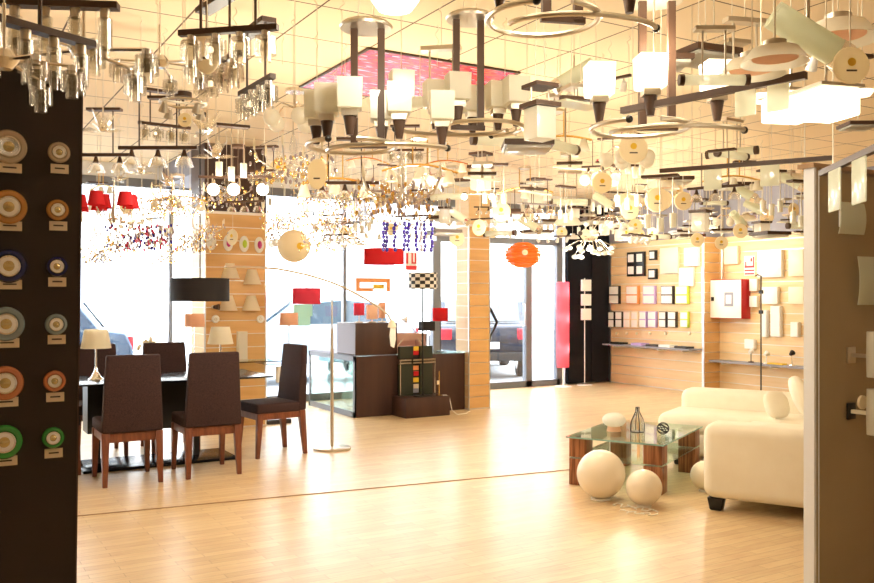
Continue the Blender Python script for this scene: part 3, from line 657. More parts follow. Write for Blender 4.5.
# fire hose cabinet
t = thing('fire_hose_cabinet', (10.3, 8.64, 0), 'red fire hose cabinet with white front and small grey window on the slatted wall', 'fire cabinet')
za, zb = atX(741, 319, 10.3).z, atX(741, 279, 10.3).z
MB().box(0, .198, 0, .575, za, zb).build('case', 'firered', t, bevel=.004)
MB().box(-.012, 0, .0, .575, za + .01, zb - .01).build('door', 'white', t, bevel=.003)
zc = (za + zb) / 2; MB().box(-.018, -.012, .14, .30, zc - .11, zc + .10).build('window', 'bluegrey', t)
MB().box(-.020, -.018, .17, .27, zc - .07, zc + .06).build('glass', 'white', t)
MB().box(-.022, -.012, .50, .55, zc - .03, zc + .03).build('lock', 'black', t)
p = atX(722, 255, XR - .03); t = thing('pipe', (XR - .03, 9.10, zb + .01), 'grey vertical pipe rising from the top of the fire hose cabinet', 'pipe')
MB().tube([(-.05, 0, 0), (-.05, 0, CH - zb - .02)], .02, 12).build('tube', 'nickel', t); MB().lathe([(.03, 0), (.03, .03)], 14, T(-.05, 0, .0)).build('collar', 'nickel', t)
a, b = atX(744.5, 256, XB), atX(755, 275.5, XB); W = a.y - b.y
t = thing('fire_sign', (XR - .001, (a.y + b.y) / 2, (a.z + b.z) / 2), 'white and red fire hose sign on the slatted wall above the cabinet', 'sign')
MB().box(-.006, 0, -W / 2, W / 2, -.145, .145).build('plate', 'white', t)
MB().box(-.009, -.006, -W / 2 + .01, W / 2 - .01, -.03, -.0).box(-.009, -.006, -W / 2 + .01, -W / 2 + .03, -.03, .13).box(-.009, -.006, -.05, -.02, .06, .11).box(-.009, -.006, W / 2 - .04, W / 2 - .02, 0, .06)\
    .box(-.009, -.006, -W / 2 + .01, W / 2 - .01, -.08, -.06).box(-.009, -.006, -W / 2 + .01, W / 2 - .01, -.13, -.11).build('symbol', 'printred', t)
for (x0, x1, y0, y1, m_, lb) in ((724, 740, 247, 264, 'cream', 'pale square panel lamp above the fire hose cabinet, left of the fire sign'),
        (760, 784, 251, 277, 'white', 'largest pale square panel lamp right of the fire sign'), (791, 806, 250, 276, 'cream', 'pale square panel lamp at the right end of the upper row by the tan panel'),
        (764, 780, 287, 304, 'white', 'mid-size white panel lamp below the largest one'), (791, 806, 287, 304, 'cream', 'mid-size cream panel lamp beside the tan panel edge'),
        (752, 759.5, 279, 291, 'white', 'small white box lamp right of the fire cabinet, upper one'), (752, 759.5, 296, 307, 'white', 'small white box lamp right of the fire cabinet, lower one')):
    board(XB, x0, x1, y0, y1, m_, lb, th=.06)
for (x0, x1, y0, y1, lb, n_) in ((763, 769.5, 310, 337, 'narrow white three-light strip on the right slatted wall', 3), (773, 783, 306, 337, 'wide white three-light strip on the right slatted wall', 3), (793, 801, 322, 337, 'short white two-light strip beside the tan panel edge', 2), (747, 757, 339, 349, 'small white wall box just above the shelf left of the black pole', 1)):
    board(XB, x0, x1, y0, y1, 'white', lb, cells=(1, n_), th=.06, cat='wall lamp', name='strip_lamp')
p = atX(761, 300, XR - .35); t = thing('floor_lamp', (XR - .35, p.y, 0), 'thin black pole uplighter with bent top standing at the right slatted wall', 'floor lamp')
MB().lathe([(.13, 0), (.13, .015)], 24).build('base', 'black', t); hz = atX(761, 276, XR - .35).z
MB().tube([(0, 0, .01), (0, 0, hz), (0, .06, hz + .02), (0, .10, hz)], .010).build('pole', 'black', t); MB().cbox((0, 0, atX(761, 292, XR - .35).z), (.04, .05, .05)).cbox((0, 0, atX(761, 312, XR - .35).z), (.04, .05, .05)).build('joint', 'black', t)
for k, (x, m_, hh, lb) in enumerate(((751, 'darkmetal', .16, 'small dark stem lamp on the right wall shelf left of the black pole'), (766.5, 'white', .14, 'small white lamp on the right wall shelf right of the black pole'), (792, 'chrome', .17, 'chrome spotlight with dark head on the right wall shelf'))):
    p = atX(x, 360, XR - .12); t = thing('shelf_lamp', (XR - .12, p.y, ZS2), lb, 'table lamp')
    MB().lathe([(.045, 0), (.04, .015), (.01, .02)], 16).build('foot', m_, t); MB().tube([(0, 0, .01), (0, 0, hh)], .007).build('stem', m_, t)
    MB().lathe([(.02, -.03), (.04, .03)], 14, T(-.01, 0, hh) @ R(1.1, 'Y')).build('head', 'white' if k != 2 else 'black', t)
p = atX(777, 363, XR - .12); t = thing('shelf_tray', (XR - .12, p.y, ZS2 + .001), 'small yellow-brown tray of fittings on the right wall shelf', 'tray'); MB().box(-.05, .05, -.13, .13, 0, .02).build('tray', 'printyellow', t)

# ------------------------------------------------------------------ sofa
P0 = Vector((4.57, 4.13, 0)); SR = math.radians(28)
t = thing('sofa', P0, 'cream upholstered L-shaped sofa beside the glass coffee table', 'sofa', None, SR)
# local x = a (away), local y = b (towards table); body lies at y<0
def rb(name, x0, x1, y0, y1, z0, z1, bv, m='sofa', seg=5): return MB().box(x0, x1, y0, y1, z0, z1).build(name, m, t, bevel=bv, seg=seg)
rb('base', .26, 2.15, -.93, -.02, .09, .30, .03); rb('chaise_base', 1.50, 2.15, -.03, .74, .09, .30, .05)
rb('arm', 0, .30, -.98, .03, .085, .595, .075); rb('arm', 2.06, 2.36, -.98, .76, .085, .61, .08)
rb('backrest', .05, 2.33, -1.08, -.80, .085, .80, .09)
rb('seat_cushion', .29, 1.49, -.82, .02, .28, .44, .05); rb('chaise_cushion', 1.48, 2.08, -.82, .80, .27, .45, .075)
rb('back_cushion', .32, 1.18, -.86, -.62, .42, .80, .09); rb('back_cushion', 1.19, 2.05, -.86, -.62, .42, .80, .09)
for (x, y) in ((.09, -.05), (.09, -.9), (2.24, -.9), (2.24, .60), (1.58, .62)):
    MB().frustum((x, y, 0), (.08, .08), (x, y, .09), (.11, .11)).build('foot', 'black', t, bevel=.01)
def pillow(px, py, d, r, lb, rx, rz, k):
    p = atD(px, py, d); o = MB().ball((0, 0, 0), (r, r * .33, r), 24, 14, .75).build('pillow', 'sofa'); o.location = p; o.rotation_euler = (rx, 0, rz); tag(o, lb, 'pillow', 'cream pillows on the sofa')
def SL(a, b, z): return P0 + Vector((a * math.cos(SR) - b * math.sin(SR), a * math.sin(SR) + b * math.cos(SR), z))
for (a, b, z, r, rz, lb) in ((1.86, -.32, .625, .17, .3, 'large cream pillow leaning at the back of the sofa by the panel edge'), (1.62, -.17, .565, .115, -.7, 'smaller cream pillow lying against the far arm of the sofa')):
    o = MB().ball((0, 0, 0), (r, r * .40, r), 24, 14, .75).build('pillow', 'sofa'); o.location = SL(a, b, z); o.rotation_euler = (-.35, 0, SR + rz); tag(o, lb, 'pillow', 'cream pillows on the sofa')

# ------------------------------------------------------------------ coffee table
TR = math.radians(28)
N0 = Vector((4.65, 4.60, 0))
t = thing('coffee_table', N0, 'glass coffee table on four striped walnut block legs', 'coffee table', None, TR)
TW, TD, TZ = 1.10, .77, .375
MB().box(0, TW, 0, TD, TZ - .012, TZ).build('tabletop', 'glass', t); MB().box(-.001, TW, -.002, 0, TZ - .012, TZ).box(-.002, 0, 0, TD, TZ - .012, TZ).build('glass_edge', 'glassedge', t)
MB().box(.02, TW - .02, .02, TD - .02, .205, .215).build('shelf', 'glass', t)
for (x, y) in ((.02, .02), (TW - .16, .02), (.02, TD - .16), (TW - .16, TD - .16)):
    l_ = MB().box(x, x + .14, y, y + .14, 0, .203).build('leg', 'walnut', t, bevel=.002); MB().box(x, x + .14, y, y + .14, .217, TZ - .013).build('upper_block', 'walnut', l_, bevel=.002)
def CT(px, py): return atH(px, py, TZ + .001)
p = CT(637.5, 432); o = thing('bottle_lamp', p, 'clear bottle-shaped glass lamp with black outline on the coffee table', 'lamp')
MB().shell([(.052, 0), (.055, .02), (.05, .09), (.016, .155), (.013, .20)], .003, 22).build('glass', 'crystal', o)
for a in (0, PI / 2): MB().tube([(-.056, 0, .003), (-.056, 0, .06), (-.045, 0, .10), (-.014, 0, .165), (-.014, 0, .2), (.014, 0, .2), (.014, 0, .165), (.045, 0, .10), (.056, 0, .06), (.056, 0, .003)], .004, 6, R(a - .5, 'Z')).build('outline', 'black', o)
MB().lathe([(.057, 0), (.057, .006)], 20).build('foot', 'black', o)
p = CT(663, 434); o = thing('wire_ball', p + Vector((0, 0, .045)), 'small black wire ball on the coffee table right of the bottle lamp', 'ornament')
wb = MB()
for k in range(6):
    m_ = R(k * 1.1, 'Z') @ R(.4 + k * .7, 'X'); wb.tube([(.045 * math.cos(i * PI / 10), .045 * math.sin(i * PI / 10), 0) for i in range(20)], .0035, 6, m_, True)
wb.build('wire', 'black', o)
p = CT(614, 431); o = thing('glass_lamp', p, 'low frosted dome lamp with amber base on the coffee table left of the bottle lamp', 'lamp')
MB().lathe([(.06, 0), (.055, .02), (.05, .05)], 20).build('foot', 'peach', o); MB().ball((0, 0, .09), (.095, .095, .06), 24, 12).build('dome', 'frost', o)
for (px, py, r, lb, d) in ((601, 474.3, .173, 'larger white globe lamp on the floor in front of the coffee table', 6.24), (644, 488.5, .124, 'smaller white globe lamp on the floor in front of the coffee table', 6.02)):
    q = atD(px, py, d); o = thing('globe_lamp', (q.x, q.y, 0), lb, 'globe lamp', 'white globe lamps on the floor')
    MB().lathe([(r * .42, 0), (r * .42, .012), (r * .3, .02)], 20).build('foot', 'cable', o); MB().ball((0, 0, r + .008), r, 36, 22).build('globe', mat('opal_glass', (.90, .80, .64), .35, coat=.3), o)
q = SL(.62, .16, 0); o = thing('globe_lamp', q, 'white globe lamp half hidden between the coffee table and the sofa arm', 'globe lamp', 'white globe lamps on the floor')
MB().lathe([(.05, 0), (.05, .012)], 20).build('foot', 'cable', o); MB().ball((0, 0, .118), .11, 28, 18).build('globe', 'cream', o)
def curl(px0, py0, px1, py1, amp, n, seed, label):
    rnd = random.Random(seed); pts = []
    for i in range(n):
        f = i / (n - 1); q = FL(px0 + (px1 - px0) * f + 3 * math.sin(i * 1.7 + seed), py0 + (py1 - py0) * f + amp * math.sin(i * 1.1 + seed)); pts.append((q.x, q.y, .006 + .004 * (i % 2)))
    tag(MB().tube(pts, .0045, 6).build('power_cable', 'cable'), label, 'cable', 'white cables by the globe lamps')
curl(612, 505, 656, 512, 1.5, 24, 1, 'white tangled cable on the floor between the two globe lamps'); curl(622, 512, 655, 516, 1.0, 18, 4, 'white cable lying nearest the camera in front of the smaller globe')

# ------------------------------------------------------------------ ceiling mosaic light
t = thing('mosaic_panel', (2.6, 5.29, CH - .012), 'red and pink mosaic glass panel set in the ceiling', 'ceiling panel')
MB().box(0.0, 1.23, 0, 1.23, 0, .011).build('glass', 'mosaic', t)
MB().box(-.02, 0, -.02, 1.25, -.003, .011).box(1.23, 1.25, -.02, 1.25, -.003, .011).box(0, 1.23, -.02, 0, -.003, .011).box(0, 1.23, 1.23, 1.25, -.003, .011).build('frame', 'darkmetal', t)
#@@HANG
# ------------------------------------------------------------------ hanging lamps: prototypes (origin at the lamp body, mount point at z = top)
def square_cup(mb_h, mb_c, mb_s, x, y, z, k=1.0):
    m = T(x, y, z)
    mb_h.lathe([(.014, 0), (.027, .075)], 12, m)
    mb_c.cbox((0, 0, .088), (.062, .062, .026), m)
    mb_s.shell([(.054, .10), (.068, .105), (.073, .225)], .004, 4, m @ R(PI / 4 + .08, 'Z'))
def two_rods(t, x, z0, z1, r, m):
    for s_ in (-1, 1): MB().tube([(s_ * x, 0, z0), (s_ * x, 0, z1)], r, 6).build('rod', m, t)
def P_spiral(t, lit=False, n=6):
    c1 = [(-.06 + .19 * math.cos(a), .19 * math.sin(a), 0) for a in [math.radians(d) for d in range(-115, -451, -12)]]
    c2 = [(.13 + .27 * math.cos(a), .02 + .16 * math.sin(a), -.012) for a in [math.radians(d) for d in range(-190, 6, 10)][::-1]]
    c2 = [(.10 + .27 * math.cos(a), .05 + .17 * math.sin(a), -.012) for a in [math.radians(d) for d in range(-175, -20, 8)]]
    MB().tube(c1, .010, 8).build('spiral_arm', 'nickel', t); MB().tube(c2, .010, 8).build('spiral_arm', 'nickel', t)
    MB().ball(c1[0], .015, 8, 6).build('end_cap', 'black', t); MB().ball(c2[-1], .015, 8, 6).build('end_cap', 'black', t)
    pos = [(-.215, .02), (-.155, -.09), (-.05, -.19), (.065, .04), (.147, -.11), (.325, .04)] if n == 6 else [(-.23, -.05), (-.06, -.17), (.22, -.08)]
    for (x, y) in pos:
        h, c, s = MB(), MB(), MB(); square_cup(h, c, s, x, y, .012); hh = h.build('cup_holder', 'darkmetal', t); c.build('collar', 'nickel', hh); s.build('shade', 'lit' if lit else 'frost', t)
    MB().box(-.065, -.035, -.012, .012, .0, .50).box(.05, .08, -.012, .012, .0, .50).box(-.07, .09, -.01, .01, -.01, .012).build('rod', 'darkmetal', t)
    MB().lathe([(.02, .535), (.10, .525), (.115, .51), (.11, .50)], 28, T(0, 0, 0)).build('canopy', 'nickel', t)
    return .53
def glass_cup(g, c, x, y, z, lit=None):
    m = T(x, y, z); c.lathe([(.014, -.03), (.016, 0)], 10, m)
    g.shell([(.016, -.018), (.037, -.022), (.038, -.080)], .003, 14, m); g.shell([(.020, -.03), (.021, -.105)], .003, 12, m)
def P_crystal_bar(t, n=4):
    L = .36; MB().box(-L / 2, L / 2, -.012, .012, -.008, .012).build('bar', 'darkmetal', t)
    for i in range(n):
        g, c = MB(), MB(); x = -L / 2 + L * (i + .5) / n; glass_cup(g, c, x, .0, -.008 + 0); c.build('cap', 'chrome', t); g.build('glass_cup', 'crystal', t); 
    MB().ball((-L * .18, 0, -.06), .012, 8, 6).build('bulb', 'lit', t)
    two_rods(t, .1, .01, .22, .005, 'darkmetal')
    MB().box(-.14, .14, -.03, .03, .22, .24).build('canopy', 'darkmetal', t)
    return .24
def P_bell_bar(t, n=3):
    L = .42; MB().box(-L / 2, L / 2, -.010, .010, -.008, .010).build('bar', 'darkmetal', t)
    for i in range(n):
        x = -L / 2 + L * (i + .5) / n; MB().lathe([(.008, -.01), (.014, -.035), (.02, -.045)], 12, T(x, 0, 0)).build('cap', 'darkmetal', t)
        MB().shell([(.018, -.042), (.038, -.06), (.050, -.10)], .003, 18, T(x, 0, 0)).build('glass_bell', 'crystal', t)
    two_rods(t, .1, .01, .26, .004, 'darkmetal')
    MB().box(-.05, .15, -.025, .025, .26, .275).build('canopy', 'darkmetal', t)
    return .275
def P_lit_bar(t):
    MB().box(-.27, .27, -.010, .010, -.008, .010).build('bar', 'darkmetal', t)
    for i in range(3):
        x = (-.17, -.03, .17)[i]; MB().lathe([(.01, -.03), (.02, -.05)], 12, T(x, 0, 0)).build('cap', 'nickel', t)
        MB().ball((x, -.0, -.085), .042, 16, 10).build('lit_globe', 'litglobe', t)
    MB().tube([(0, 0, .01), (0, 0, .2)], .004, 6).build('rod', 'darkmetal', t); MB().lathe([(.05, .2), (.05, .22)], 18).build('canopy', 'darkmetal', t)
    return .22
def P_star_glass(t, n=6):
    for i in range(n):
        a = 2 * PI * i / n + .3; x, y = .20 * math.cos(a), .20 * math.sin(a)
        MB().tube([(0, 0, .02), (x, y, .0 + .02 * (i % 2))], .006, 6).build('arm', 'chrome', t)
        g, c = MB(), MB(); glass_cup(g, c, x, y, .0 + .02 * (i % 2)); c.build('cap', 'chrome', t); g.build('glass_cup', 'crystal', t)
    MB().lathe([(.025, -.01), (.05, .02), (.025, .05)], 16).build('hub', 'chrome', t); MB().tube([(0, 0, .04), (0, 0, .2)], .006, 6).build('rod', 'chrome', t)
    return .2
def P_ring_spot(t):
    MB().tube([(.115 * math.cos(i * PI / 16), .115 * math.sin(i * PI / 16), 0) for i in range(32)], .007, 6, None, True).build('ring', 'nickel', t)
    for i in range(4):
        a = i * PI / 2 + .4; MB().lathe([(.012, .02), (.026, -.03)], 14, T(.115 * math.cos(a), .115 * math.sin(a), -.035) @ R(.5, 'X')).build('spot_head', 'nickel', t)
    MB().box(-.12, .12, -.006, .006, -.004, .006).build('crossbar', 'nickel', t); MB().lathe([(.045, .03), (.045, .055)], 18).tube([(0, 0, 0), (0, 0, .03)], .006).build('canopy', 'darkmetal', t)
    return .055
def P_petal(t):
    for i in range(7):
        a = 2 * PI * i / 7; MB().add([(0, 0, 0), (.05, .03, .05), (.13, 0, .07), (.05, -.03, .04), (.05, 0, .02)], [(0, 1, 4), (1, 2, 4), (2, 3, 4), (3, 0, 4), (0, 3, 1), (1, 3, 2)], R(a, 'Z') @ R(.5 * ((i % 3) - 1), 'Y')).build('glass_petal', 'crystal', t)
    MB().ball((0, 0, .03), .03, 12, 8).tube([(0, 0, .05), (0, 0, .14)], .005, 6).build('core', 'chrome', t)
    return .14
def P_round_plate(t):      # round frosted plate hanging edge-on, with centre mark
    MB().lathe([(.085, 0), (.09, .008), (.085, .016), (.02, .018)], 28, R(PI / 2, 'X')).build('plate', 'paper', t)
    mk = MB().lathe([(.02, 0), (.02, .002)], 14, T(0, -.0185, .015) @ R(PI / 2, 'X')).build('mark', 'printyellow', t); MB().box(-.025, .025, -.0195, -.0175, -.03, -.022).build('print', 'print', t)
    MB().tube([(0, 0, .085), (0, 0, .16)], .003, 6).build('string', 'wire', t)
    return .16
def P_flat_square(t):      # shallow canopy with tilted frosted square plate
    MB().box(-.13, .13, -.13, .13, .0, .012).build('glass_plate', 'frostg', t).rotation_euler = (.12, .10, 0)
    MB().box(-.10, .10, -.025, .025, .035, .055).build('dark_bar', 'darkmetal', t)
    MB().tube([(0, 0, .01), (0, 0, .10)], .012, 8).build('stem', 'nickel', t); MB().box(-.07, .07, -.07, .07, .10, .12).build('canopy', 'nickel', t)
    return .12
def P_plafond(t):          # white box plafond with dark frame
    MB().box(-.17, .17, -.17, .17, .012, .05).build('frame', 'darkmetal', t); MB().box(-.15, .15, -.15, .15, -.01, .012).build('diffuser', 'frost', t, bevel=.004)
    return .05
def P_rod_canopy(t):       # canopy, two rods, frosted bar with dark ends
    MB().box(-.12, .12, -.035, .035, .30, .325).build('canopy', 'nickel', t)
    MB().tube([(-.07, 0, 0), (-.07, 0, .30)], .006, 6).build('rod', 'nickel', t); MB().tube([(.07, 0, 0), (.07, 0, .30)], .006, 6).build('rod', 'nickel', t)
    MB().lathe([(.03, -.20), (.034, -.19), (.034, .19), (.03, .20)], 14, R(PI / 2, 'Y')).build('tube_shade', 'frostg', t)
    MB().lathe([(.036, -.215), (.036, -.185)], 14, R(PI / 2, 'Y')).build('end_cap', 'darkmetal', t); MB().lathe([(.036, .185), (.036, .215)], 14, R(PI / 2, 'Y')).build('end_cap', 'darkmetal', t)
    return .325
def P_dark_canopy(t):      # dark canopy, thin rods and three small glass cylinders
    MB().box(-.13, .13, -.04, .04, .26, .28).build('canopy', 'darkmetal', t)
    for i, x in enumerate((-.09, 0, .09)):
        MB().tube([(x, 0, .0 - .03 * (i % 2)), (x, 0, .26)], .004, 6).build('rod', 'nickel', t)
        MB().shell([(.024, -.10 - .03 * (i % 2)), (.026, .0 - .03 * (i % 2))], .003, 14, T(x, 0, 0)).build('glass_cylinder', 'frost', t)
    return .28
def P_arc_plate(t):        # curved strip of wood with three glass cups
    pts = [(-.26 + .52 * i / 12, 0, .05 * math.sin(PI * i / 12)) for i in range(13)]
    MB().tube(pts, .008, 6).build('curved_bar', 'brass', t)
    for x, z in ((-.2, .03), (0, .05), (.2, .03)): MB().shell([(.02, z - .02), (.045, z - .10)], .003, 16, T(x, 0, 0)).build('glass_shade', 'frost', t)
    two_rods(t, .05, .05, .22, .005, 'brass'); MB().lathe([(.06, .22), (.055, .24)], 18).build('canopy', 'nickel', t)
    return .24
def P_box_cubes(t):        # two dark frames one above another with a cube glass
    MB().box(-.075, .075, -.075, .075, .20, .222).build('frame', 'darkmetal', t); MB().box(-.085, .085, -.085, .085, .09, .115).build('frame', 'darkmetal', t)
    MB().box(-.065, .065, -.065, .065, -.09, .088).build('glass_cube', 'frost', t, bevel=.004)
    for x in (-.06, .06): MB().tube([(x, 0, .11), (x, 0, .20)], .006, 6).build('post', 'nickel', t)
    return .222
def P_track(t):            # dark track with four white spotlights
    MB().box(-.30, .30, -.012, .012, 0, .02).build('track', 'darkmetal', t)
    for i in range(4):
        x = -.24 + .16 * i; MB().tube([(x, 0, 0), (x, 0, -.03)], .005, 6).build('neck', 'nickel', t); MB().lathe([(.016, .03), (.03, -.04)], 14, T(x, 0, -.05) @ R(.7, 'X') @ R(.4 * (i - 1.5), 'Y')).build('spot_head', 'white', t)
    return .02
def P_globe_cluster(t):
    MB().tube([(0, 0, .0), (0, 0, .12)], .008, 6).build('stem', 'chrome', t); MB().lathe([(.06, .12), (.055, .14)], 18).build('canopy', 'chrome', t)
    for i in range(5):
        a = 2 * PI * i / 5; x, y = .15 * math.cos(a), .15 * math.sin(a)
        MB().tube([(0, 0, .03), (x * .6, y * .6, .05), (x, y, -.0)], .005, 6).build('arm', 'chrome', t); MB().ball((x, y, -.045), .05, 16, 10).build('globe', 'frost', t)
    return .14
def P_crystal_chandelier(t, cols=('clearbead', 'purple', 'redbead')):
    for i in range(6):
        a = 2 * PI * i / 6; x, y = math.cos(a), math.sin(a)
        MB().tube([(0, 0, -.05), (.12 * x, .12 * y, -.10), (.24 * x, .24 * y, -.04), (.27 * x, .27 * y, .03)], .005, 6).build('arm', 'nickel', t)
        MB().lathe([(.008, .03), (.008, .09), (.003, .11)], 8, T(.27 * x, .27 * y, 0)).build('candle_bulb', 'cream', t)
    MB().lathe([(.02, -.12), (.035, -.06), (.012, 0), (.03, .06), (.008, .16)], 14).build('column', 'crystal', t)
    for k, cn in enumerate(cols):
        mb = MB()
        for j in range(48):
            a = random.uniform(0, 2 * PI); r_ = random.uniform(.05, .30); mb.ball((r_ * math.cos(a), r_ * math.sin(a), random.uniform(-.20, .02)), (.011, .011, .017), 6, 4)
        mb.build('crystal_drops', cn, t)['kind'] = 'stuff'
    MB().tube([(0, 0, .15), (0, 0, .30)], .004, 6).build('chain', 'nickel', t)
    return .30
def P_clear_chandelier(t): return P_crystal_chandelier(t, ('clearbead', 'crystal', 'brass'))
def P_red_shades(t):
    for i in range(4):
        a = 2 * PI * i / 4 + .4; x, y = .14 * math.cos(a), .14 * math.sin(a)
        MB().tube([(0, 0, -.10), (x * .6, y * .6, -.13), (x, y, -.03)], .005, 6).build('arm', 'nickel', t); MB().shell([(.062, -.02), (.042, .08)], .003, 18, T(x, y, 0)).build('shade', 'red', t)
    MB().lathe([(.01, -.14), (.025, -.08), (.008, 0), (.006, .18)], 12).build('column', 'nickel', t)
    return .18
def P_petal_cluster(t):    # bunch of white glass petals on curved wires
    for i in range(16):
        a = i * 2.399; r_ = .05 + .24 * math.sqrt(i / 16); x, y, z = r_ * math.cos(a), r_ * math.sin(a), -.05 * math.sin(i * 1.3) - .06
        MB().tube([(0, 0, .05), (x * .5, y * .5, .06), (x, y, z + .02)], .003, 5).build('wire_arm', 'chrome', t); MB().ball((x, y, z), (.035, .035, .024), 12, 8).build('petal', 'white', t)
    MB().lathe([(.06, .05), (.055, .08)], 18).build('canopy', 'chrome', t); MB().ball((0, 0, -.02), .03, 12, 8).build('lit_bulb', 'bulb', t)
    return .08
def P_halogen(t):          # tiny bright spot on a thin cross bar
    MB().tube([(-.18, 0, 0), (.18, 0, 0)], .004, 6).build('bar', 'nickel', t); MB().ball((-.1, 0, -.02), .022, 12, 8).build('lit_bulb', 'bulb', t); MB().ball((.1, 0, -.02), .022, 12, 8).build('lit_bulb', 'bulb', t)
    MB().tube([(0, 0, 0), (0, 0, .15)], .004, 6).build('rod', 'nickel', t)
    return .15
def P_long_bar(t, L=1.3):
    MB().box(-L / 2, L / 2, -.014, .014, 0, .022).build('bar', 'darkmetal', t)
    for i in range(4):
        x = -L / 2 + L * (i + .5) / 4; MB().box(x - .06, x + .06, -.008, .002, -.16, -.01).build('glass_square', 'frost', t, bevel=.003)
    MB().tube([(-L * .3, 0, .02), (-L * .3, 0, .3)], .004, 6).tube([(L * .3, 0, .02), (L * .3, 0, .3)], .004, 6).build('rod', 'wire', t)
    return .30
def P_tube_cluster(t):
    MB().box(-.17, .17, -.02, .02, .0, .02).build('bar', 'darkmetal', t)
    for i in range(4):
        x = -.13 + .087 * i; g, c = MB(), MB(); c.lathe([(.015, -.03), (.015, .0)], 10, T(x, 0, 0)); c.build('cap', 'nickel', t)
        g.shell([(.022, -.03), (.022, -.12)], .003, 12, T(x, 0, 0)).shell([(.014, -.02), (.014, -.15)], .003, 10, T(x, 0, 0)); g.build('glass_tubes', 'crystal', t)
    MB().tube([(0, 0, .02), (0, 0, .12)], .006, 6).build('rod', 'darkmetal', t)
    return .12
def P_dome(t):
    MB().lathe([(.02, -.05), (.07, -.04), (.10, 0), (.10, .012)], 26).build('glass_dome', 'lit', t); MB().lathe([(.07, .012), (.05, .03)], 22).build('canopy', 'nickel', t)
    return .03
def P_cyl_tube(t):         # big greenish glass cylinder on slanted arm
    MB().shell([(.045, -.13), (.045, .13)], .004, 22, R(PI / 2 + .55, 'Y')).build('glass_tube', 'frostg', t); MB().lathe([(.047, -.02), (.047, .02)], 22, R(PI / 2 + .55, 'Y') @ T(0, 0, .12)).build('collar', 'chrome', t)
    MB().tube([(0, 0, .02), (0, 0, .12)], .006, 6).build('rod', 'nickel', t)
    return .12
def P_lit_square(t):
    MB().box(-.10, .10, -.10, .10, -.10, .02).build('glass_box', 'lit', t, bevel=.01); MB().box(-.11, .11, -.11, .11, .02, .035).build('frame', 'nickel', t)
    MB().tube([(0, 0, .03), (0, 0, .2)], .006, 6).build('rod', 'nickel', t)
    return .2
def P_tan_dome(t):
    MB().shell([(.02, .03), (.10, .015), (.15, -.05)], .004, 28).build('glass_dome', 'frost', t); MB().lathe([(.05, .05), (.05, .03)], 18).build('canopy', 'nickel', t); MB().lathe([(.10, -.03), (.10, -.02)], 24).build('inner_disc', 'peach', t)
    return .05
def P_oval_disc(t):
    MB().ball((0, 0, 0), (.055, .012, .085), 24, 14).build('plate', 'paper', t); MB().box(-.018, .018, -.0135, -.0115, -.03, -.022).build('print', 'print', t); MB().tube([(0, 0, .08), (0, 0, .14)], .003, 6).build('string', 'wire', t)
    return .14
KD = dict(spiral=(P_spiral, 'spiral chandelier with unlit square frosted cups', 'chandelier'), spiral_lit=(lambda t: P_spiral(t, True, 3), 'spiral chandelier with glowing square cups', 'chandelier'),
 crystal_bar=(P_crystal_bar, 'dark bar lamp with clear glass cups', 'hanging lamp'), bell_bar=(P_bell_bar, 'dark bar lamp with three glass bells', 'hanging lamp'), lit_bar=(P_lit_bar, 'dark bar with three glowing globes', 'hanging lamp'),
 star=(P_star_glass, 'chrome star lamp with glass cups', 'chandelier'), ring_spot=(P_ring_spot, 'metal ring lamp with four spots', 'spotlight'), petal=(P_petal, 'spiky clear glass lamp', 'hanging lamp'),
 round_plate=(P_round_plate, 'round cream disc with yellow mark', 'disc'), flat_square=(P_flat_square, 'tilted greenish glass plate lamp', 'hanging lamp'), plafond=(P_plafond, 'flat dark-framed square lamp', 'hanging lamp'),
 rod_canopy=(P_rod_canopy, 'two-rod lamp with frosted tube', 'hanging lamp'), dark_canopy=(P_dark_canopy, 'dark canopy lamp with three glass cylinders', 'hanging lamp'), arc_plate=(P_arc_plate, 'brass curved bar lamp', 'hanging lamp'),
 box_cubes=(P_box_cubes, 'dark double-framed glass cube lamp', 'hanging lamp'), track=(P_track, 'dark track with four white spots', 'spotlight'), globes=(P_globe_cluster, 'chrome lamp with five frosted globes', 'chandelier'),
 crystal=(P_crystal_chandelier, 'crystal chandelier with coloured drops', 'chandelier'), clear=(P_clear_chandelier, 'clear crystal chandelier', 'chandelier'), red=(P_red_shades, 'small chandelier with red shades', 'chandelier'),
 petals=(P_petal_cluster, 'white petal cluster lamp', 'hanging lamp'), halogen=(P_halogen, 'thin bar with two bright bulbs', 'hanging lamp'), long_bar=(P_long_bar, 'long dark bar with frosted glass squares', 'hanging lamp'),
 tubes=(P_tube_cluster, 'dark bar with double glass tubes', 'hanging lamp'), dome=(P_dome, 'glowing round dome lamp', 'hanging lamp'), cyl=(P_cyl_tube, 'slanted greenish glass cylinder lamp', 'hanging lamp'),
 lit_square=(P_lit_square, 'glowing square glass box lamp', 'hanging lamp'), tan_dome=(P_tan_dome, 'shallow tan glass dome lamp', 'hanging lamp'), oval=(P_oval_disc, 'cream oval disc', 'disc'))
NAMES = dict(spiral='chandelier', spiral_lit='chandelier', star='star_chandelier', round_plate='display_disc', oval='display_disc', crystal='crystal_chandelier', clear='crystal_chandelier', red='red_shade_chandelier', globes='globe_chandelier', track='track_light', ring_spot='spot_ring')
PRO = {}; HUNG = []
def make_kind(kind):
    t = thing(NAMES.get(kind, 'hanging_lamp'), (0, 0, 0)); t['_top'] = KD[kind][0](t); return t
